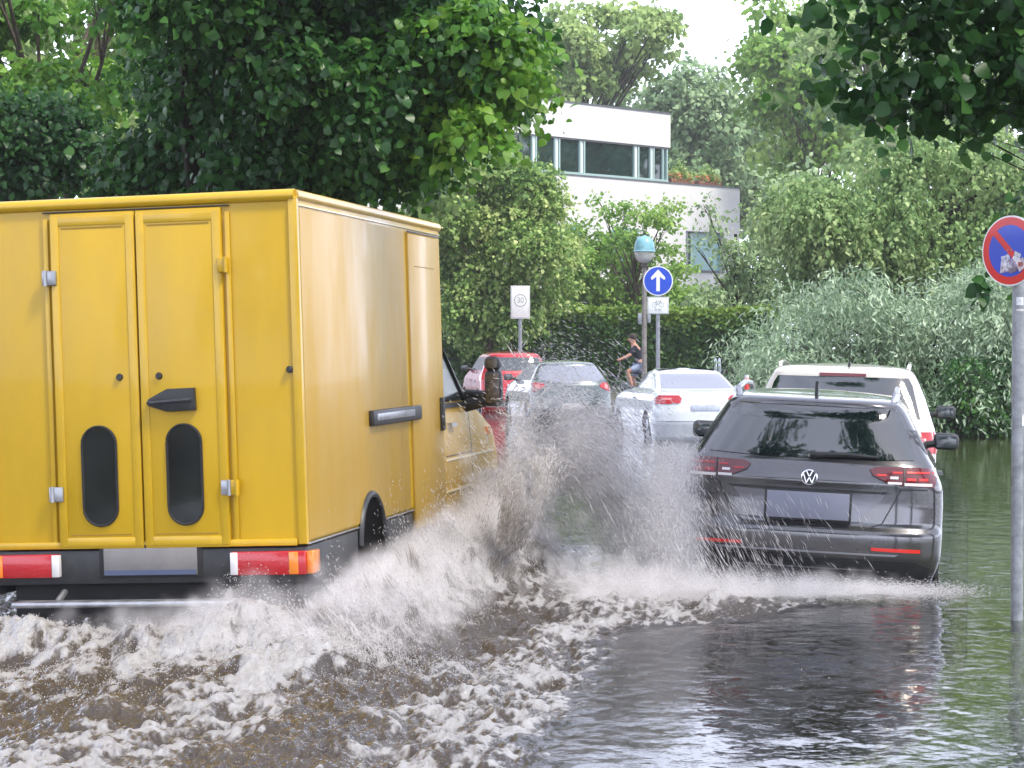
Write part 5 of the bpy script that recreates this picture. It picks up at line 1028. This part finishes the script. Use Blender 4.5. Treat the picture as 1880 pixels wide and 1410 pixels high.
def throw(n, m0, l0, vl, vz, va, vh, amax, spread=.05, clump=.12, tb=.6, rr=(.0013, .0036), st=(2, 7), V=5.2, seed=0):
    """ballistic cloud: water leaves a wheel at (l0, m0) while the van moves on"""
    nb = max(30, n // 260); bi = g.integers(0, nb, n)       # bursts: drops that left together stay together
    age = g.uniform(0, amax, nb)[bi] + g.normal(size=n) * .012; age = np.abs(age)
    q = g.random(nb); VL = (vl[0] + (vl[1] - vl[0]) * q)[bi] + g.normal(size=n) * clump * 1.6; VZ = (vz[0] + (vz[1] - vz[0]) * g.random(nb) ** 1.6)[bi] + g.normal(size=n) * clump * 2.2; VH = g.uniform(vh[0], vh[1], nb)[bi] + g.normal(size=n) * clump * 2
    L_ = l0 + VL * age + g.normal(size=n) * spread; Mm = m0 - V * age + VH * age + g.normal(size=n) * spread; Z = .05 + VZ * age - 4.9 * age ** 2 + g.normal(size=n) * spread * .6
    vel = VL[:, None] * RT3 + (VH)[:, None] * HD3 + (VZ - 9.8 * age)[:, None] * np.array([[0, 0, 1]])
    keep = Z > 0; r_ = g.uniform(rr[0], rr[1], n) * np.exp(g.normal(size=n) * .35); s_ = g.uniform(st[0], st[1], n)
    tint = tb + g.normal(size=nb)[bi] * .12 + g.normal(size=n) * .10
    return [a[keep] for a in (world(L_, Mm, Z), vel, r_, tint, s_)]
RT3 = np.array([[RT[0], RT[1], 0]]); HD3 = np.array([[HD[0], HD[1], 0]])
P_ = []
#            n     m0   l0     vl         vz         va   vh         amax
F_ = dict(st=(9, 30), rr=(.0009, .0021))
P_.append(throw(52000, 5.0, 1.15, (1.35, 1.95), (3.7, 5.0), 0, (2.8, 4.2), .95, .05, clump=.07, tb=.78, **F_))     # the arch
P_.append(throw(58000, 5.0, 1.0, (.25, .95), (1.2, 5.0), 0, (2.2, 4.2), .80, .05, tb=.72, **F_))        # fan at its foot
P_.append(throw(16000, 5.0, 1.0, (.8, 1.8), (1.3, 5.5), 0, (2.6, 4.6), .95, .06, **F_))
P_.append(throw(9000, 5.0, 1.0, (.7, 1.5), (5.0, 5.8), 0, (3.2, 4.6), .95, .05, tb=.75, **F_))
P_.append(throw(2500, 5.0, 1.05, (.50, .95), (1.5, 4.0), 0, (2.3, 3.3), .62, .03, tb=.04, rr=(.0022, .005), st=(4, 12)))      # brown core
P_.append(throw(40000, 5.0, 1.0, (.3, 1.3), (.6, 2.2), 0, (.2, 2.2), .42, .06, tb=.7))
P_.append(throw(30000, 1.6, 1.0, (.1, 1.3), (.6, 2.1), 0, (.5, 2.5), .40, .06, tb=.6))
pos, vel, rad, tint, st = [np.concatenate([q[i] for q in P_]) for i in range(5)]
drops('spray', pos, vel, rad, tint, st, 'grey brown spray thrown up by the front wheel of the yellow van towards the dark estate car')
def mist(name, pts, r, dens, voxel, label, col=(.99, .985, 1)):
    """fine spray too small to see as drops: a fog volume grown round a cloud of points"""
    me = bpy.data.meshes.new(name); me.from_pydata([tuple(map(float, q)) for q in pts], [], []); o = bpy.data.objects.new(name, me); COL.objects.link(o); tag(o, label, 'spray', None, 'stuff')
    m = bpy.data.materials.new('fine_spray'); m.use_nodes = True; t = m.node_tree; t.nodes.clear(); ou = t.nodes.new('ShaderNodeOutputMaterial'); v = t.nodes.new('ShaderNodeVolumePrincipled'); v.inputs['Color'].default_value = (*col, 1)
    at = t.nodes.new('ShaderNodeAttribute'); at.attribute_name = 'density'; tc = t.nodes.new('ShaderNodeTexCoord'); nz = t.nodes.new('ShaderNodeTexNoise'); nz.inputs['Scale'].default_value = 6; nz.inputs['Detail'].default_value = 5; t.links.new(tc.outputs['Object'], nz.inputs['Vector'])
    mr = t.nodes.new('ShaderNodeMapRange'); mr.inputs[1].default_value = .38; mr.inputs[2].default_value = .62; mr.inputs[3].default_value = .15; mr.inputs[4].default_value = 1.6; t.links.new(nz.outputs[0], mr.inputs[0])
    mu = t.nodes.new('ShaderNodeMath'); mu.operation = 'MULTIPLY'; t.links.new(at.outputs['Fac'], mu.inputs[0]); t.links.new(mr.outputs[0], mu.inputs[1]); m2 = t.nodes.new('ShaderNodeMath'); m2.operation = 'MULTIPLY'; m2.inputs[1].default_value = dens
    t.links.new(mu.outputs[0], m2.inputs[0]); t.links.new(m2.outputs[0], v.inputs['Density']); v.inputs['Density Attribute'].default_value = ''; v.inputs['Anisotropy'].default_value = .0; t.links.new(v.outputs[0], ou.inputs['Volume'])
    ng = bpy.data.node_groups.new('mist', 'GeometryNodeTree'); ng.interface.new_socket('Geometry', in_out='INPUT', socket_type='NodeSocketGeometry'); ng.interface.new_socket('Geometry', in_out='OUTPUT', socket_type='NodeSocketGeometry')
    gi = ng.nodes.new('NodeGroupInput'); go = ng.nodes.new('NodeGroupOutput'); mp = ng.nodes.new('GeometryNodeMeshToPoints'); mp.inputs['Radius'].default_value = r; pv = ng.nodes.new('GeometryNodePointsToVolume'); pv.resolution_mode = 'VOXEL_SIZE'
    pv.inputs['Voxel Size'].default_value = voxel; pv.inputs['Density'].default_value = 1; pv.inputs['Radius'].default_value = r; sm = ng.nodes.new('GeometryNodeSetMaterial'); sm.inputs['Material'].default_value = m
    ng.links.new(gi.outputs[0], mp.inputs[0]); ng.links.new(mp.outputs[0], pv.inputs[0]); ng.links.new(pv.outputs[0], sm.inputs[0]); ng.links.new(sm.outputs[0], go.inputs[0])
    md = o.modifiers.new('mist', 'NODES'); md.node_group = ng; me.materials.append(m); return o
# heavy brown sheet standing up where the side wave meets the plume
n = 60000; z_ = np.abs(g.normal(size=n)) * .40; l_ = 1.50 + .34 * z_ ** 1.3 + g.normal(size=n) * (.035 + .06 * z_); m_ = 2.55 - .1 * z_ + g.normal(size=n) * .12; nn_ = fbm(l_ * 9, z_ * 3.5, 90, 4); ok = nn_ > .30 + .18 * z_; n = int(ok.sum())
pos = np.concatenate([pos, world(l_[ok], m_[ok], z_[ok])]); vel = np.concatenate([vel, RT3 * (.8 + g.normal(size=(n, 1)) * .3) + np.array([[0, 0, 1]]) * g.uniform(1.6, 3, (n, 1))]); rad = np.concatenate([rad, g.uniform(.0012, .0034, n)]); tint = np.concatenate([tint, .03 + np.abs(g.normal(size=n)) * .14 + .35 * z_[ok] ** 1.5]); st = np.concatenate([st, g.uniform(4, 14, n)])
# torn strands on the plume
n = 2200; kk = g.choice(100000, n); pos = np.concatenate([pos, pos[kk]]); vel = np.concatenate([vel, vel[kk]]); rad = np.concatenate([rad, g.uniform(.0028, .0055, n)]); tint = np.concatenate([tint, .5 + g.normal(size=n) * .15]); st = np.concatenate([st, g.uniform(10, 22, n)])
# water that has hit the flank of the parked car and streams down beside it
n = 26000; l_ = 2.62 + g.normal(size=n) * .10; m_ = g.uniform(2.9, 4.6, n); z_ = g.random(n) ** 1.5 * (1.05 - .12 * (m_ - 3)) ; ok = z_ > 0
wp_ = world(l_, m_, z_); pos = np.concatenate([pos, wp_]); vel = np.concatenate([vel, RT3 * g.normal(size=(n, 1)) * .4 + np.array([[0, 0, -1]]) * g.uniform(1, 3, (n, 1))]); rad = np.concatenate([rad, g.uniform(.0012, .003, n)]); tint = np.concatenate([tint, .7 + g.normal(size=n) * .1]); st = np.concatenate([st, g.uniform(3, 9, n)])
ll, mm_ = lm(pos[:, 0], pos[:, 1]); far = (ll < 2.78 + .25 * (mm_ < 3.7) * g.random(len(ll)) ** 3 * 4) | (g.random(len(ll)) < .03); far &= ~((ll < 1.30) & (mm_ > 3.6) & (pos[:, 2] > .75)); pos, vel, rad, tint, st = pos[far], vel[far], rad[far], tint[far], st[far]
bpy.data.objects.remove(bpy.data.objects['spray']); drops('spray', pos, vel, rad, tint, st, 'grey brown spray thrown up by the front wheel of the yellow van towards the dark estate car')
k_ = g.choice(len(pos), 15000, replace=False); k_ = k_[(tint[k_] > .3) & (pos[k_, 2] < .2 + 1.2 * g.random(len(k_)))]
mist('spray_mist', pos[k_], .095, .50, .045, 'soft veil of the finest spray around the thrown water')
# streaks of water crossing the left of the parked car's tail
n = 800; l_ = 2.85 + np.abs(g.normal(size=n)) * .38; m_ = 2.85 + .18 * (l_ - 2.8) + g.normal(size=n) * .06; z_ = .05 + g.random(n) ** 1.4 * .62
drops('tail_streaks', world(l_, m_, z_), RT3 * g.uniform(.8, 1.6, (n, 1)) - np.array([[0, 0, 1]]) * g.uniform(1.4, 3, (n, 1)), g.uniform(.0009, .0019, n), .75 + g.normal(size=n) * .1, g.uniform(15, 48, n), 'fine streaks of water flying across the left tail light side of the dark estate car')
# fringe of the side wave
n = 70000; m_ = g.uniform(-1.0, 5.0, n); cr_ = 1.30 + .28 * (fbm(m_ * 1.1, m_ * 0, 15) - .5) - .02 * m_; l_ = cr_ + g.normal(size=n) * .16
hx, fx, cx, _, _ = surf(*(world(l_, m_, m_ * 0)[:, :2].T)); jet = fbm(m_ * 7, l_ * 3, 61, 3); z_ = hx + np.abs(g.normal(size=n)) * (.01 + .22 * sstep(.5, .8, jet) * sstep(-.9, .4, m_))
vel = RT3 * g.normal(size=(n, 1)) * .5 - HD3 * g.uniform(.3, 1.6, (n, 1)) + np.array([[0, 0, 1]]) * g.uniform(.6, 2, (n, 1))
drops('wave_fringe', world(l_, m_, z_), vel, g.uniform(.0012, .0034, n), .5 + g.normal(size=n) * .14, g.uniform(2, 8, n), 'ragged fringe of drops on the wave along the side of the yellow van')
# fingers of water torn off the crest
n = 2600; nc = 150; cm = g.uniform(-.7, 4.6, nc); ci = g.integers(0, nc, n); m_ = cm[ci] + g.normal(size=n) * .05; cr_ = 1.30 + .28 * (fbm(m_ * 1.1, m_ * 0, 15) - .5) - .02 * m_; l_ = cr_ - .08 + g.normal(size=nc)[ci] * .10 + g.normal(size=n) * .02
hx = surf(*(world(l_, m_, m_ * 0)[:, :2].T))[0]; z_ = hx + g.uniform(.0, .14, n) * g.uniform(.3, 1, nc)[ci]
vel = (RT3[None] * g.uniform(-1.0, -.1, (nc, 1, 1)) - HD3[None] * g.uniform(.2, 1.6, (nc, 1, 1)) + np.array([[[0, 0, 1]]]) * g.uniform(1.0, 2.4, (nc, 1, 1)))[:, 0][ci] + g.normal(size=(n, 3)) * .12
drops('crest_fingers', world(l_, m_, z_), vel, g.uniform(.003, .007, n), .5 + g.normal(size=nc)[ci] * .12 + g.normal(size=n) * .08, g.uniform(7, 16, n), 'fingers of brown grey water torn from the wave crest beside the van')
# spatter around the tail and on the water surface
n = 12000; l_ = g.normal(size=n) * .9 + .5; m_ = -.3 - np.abs(g.normal(size=n)) * .9
hx, fx, cx, _, _ = surf(*(world(l_, m_, m_ * 0)[:, :2].T)); z_ = hx + np.abs(g.normal(size=n)) * (.012 + .10 * gauss(l_, .75, .35) * gauss(m_, -.4, .5))
vel = g.normal(size=(n, 3)) + np.array([[0, 0, .6]])
drops('tail_spatter', world(l_, m_, z_), vel, g.uniform(.0012, .0034, n), .65 + g.normal(size=n) * .12, g.uniform(1, 3, n), 'foamy spatter behind the tail of the yellow van')
# mist hitting the parked car: low bank of fine drops along its left side and tail
n = 42000; u = g.random(n) ** 1.3; l_ = 2.2 + 2.3 * u + g.normal(size=n) * .16; m_ = 2.9 + .35 * (l_ - 2.2) + g.normal(size=n) * .22 - .25; z_ = np.abs(g.normal(size=n)) * (.025 + .08 * (1 - u) ** 1.5)
vel = RT3 * g.uniform(1, 3, (n, 1)) + np.array([[0, 0, 1]]) * g.normal(size=(n, 1)) * .8
drops('mist', world(l_, m_, z_), vel, g.uniform(.0010, .0026, n), .7 + g.normal(size=n) * .1, g.uniform(1.5, 6, n), 'pale low mist along the water behind the dark estate car')

# soft fine spray over the side wave, behind the tail and along the parked car
n = 5000; m_ = g.uniform(-.6, 5.0, n); l_ = 1.32 + g.normal(size=n) * .13; hx = surf(*(world(l_, m_, m_ * 0)[:, :2].T))[0]; A_ = world(l_, m_, hx + np.abs(g.normal(size=n)) * .07)
n = 1500; u = g.random(n) ** 1.5; B2 = world(2.1 + 2.0 * u + g.normal(size=n) * .15, 3.0 + .7 * u + g.normal(size=n) * .25 - .4, np.abs(g.normal(size=n)) * (.03 + .09 * (1 - u)))
n = 900; l_ = .65 + g.normal(size=n) * .35; m_ = -.35 + g.normal(size=n) * .3; hx = surf(*(world(l_, m_, m_ * 0)[:, :2].T))[0]; C2 = world(l_, m_, hx + np.abs(g.normal(size=n)) * .05)
mist('wave_mist', np.concatenate([A_, B2, C2]), .07, 1.5, .035, 'low soft spray along the wave beside the van and round the dark estate car', (.95, .93, .95))
# ------------------------------------------------------------ damp air
b = MB(); b.box((0, 110, 24), (524, 344, 51)); m = bpy.data.materials.new('damp_air'); m.use_nodes = True; t = m.node_tree; t.nodes.clear()
ou = t.nodes.new('ShaderNodeOutputMaterial'); v = t.nodes.new('ShaderNodeVolumePrincipled'); v.inputs['Color'].default_value = (.95, .97, 1, 1); v.inputs['Density'].default_value = .00045; v.inputs['Anisotropy'].default_value = .2; t.links.new(v.outputs[0], ou.inputs['Volume'])
tag(b.build('haze', m, None, 0), 'thin damp haze in the air after the rain', None, None, 'stuff')
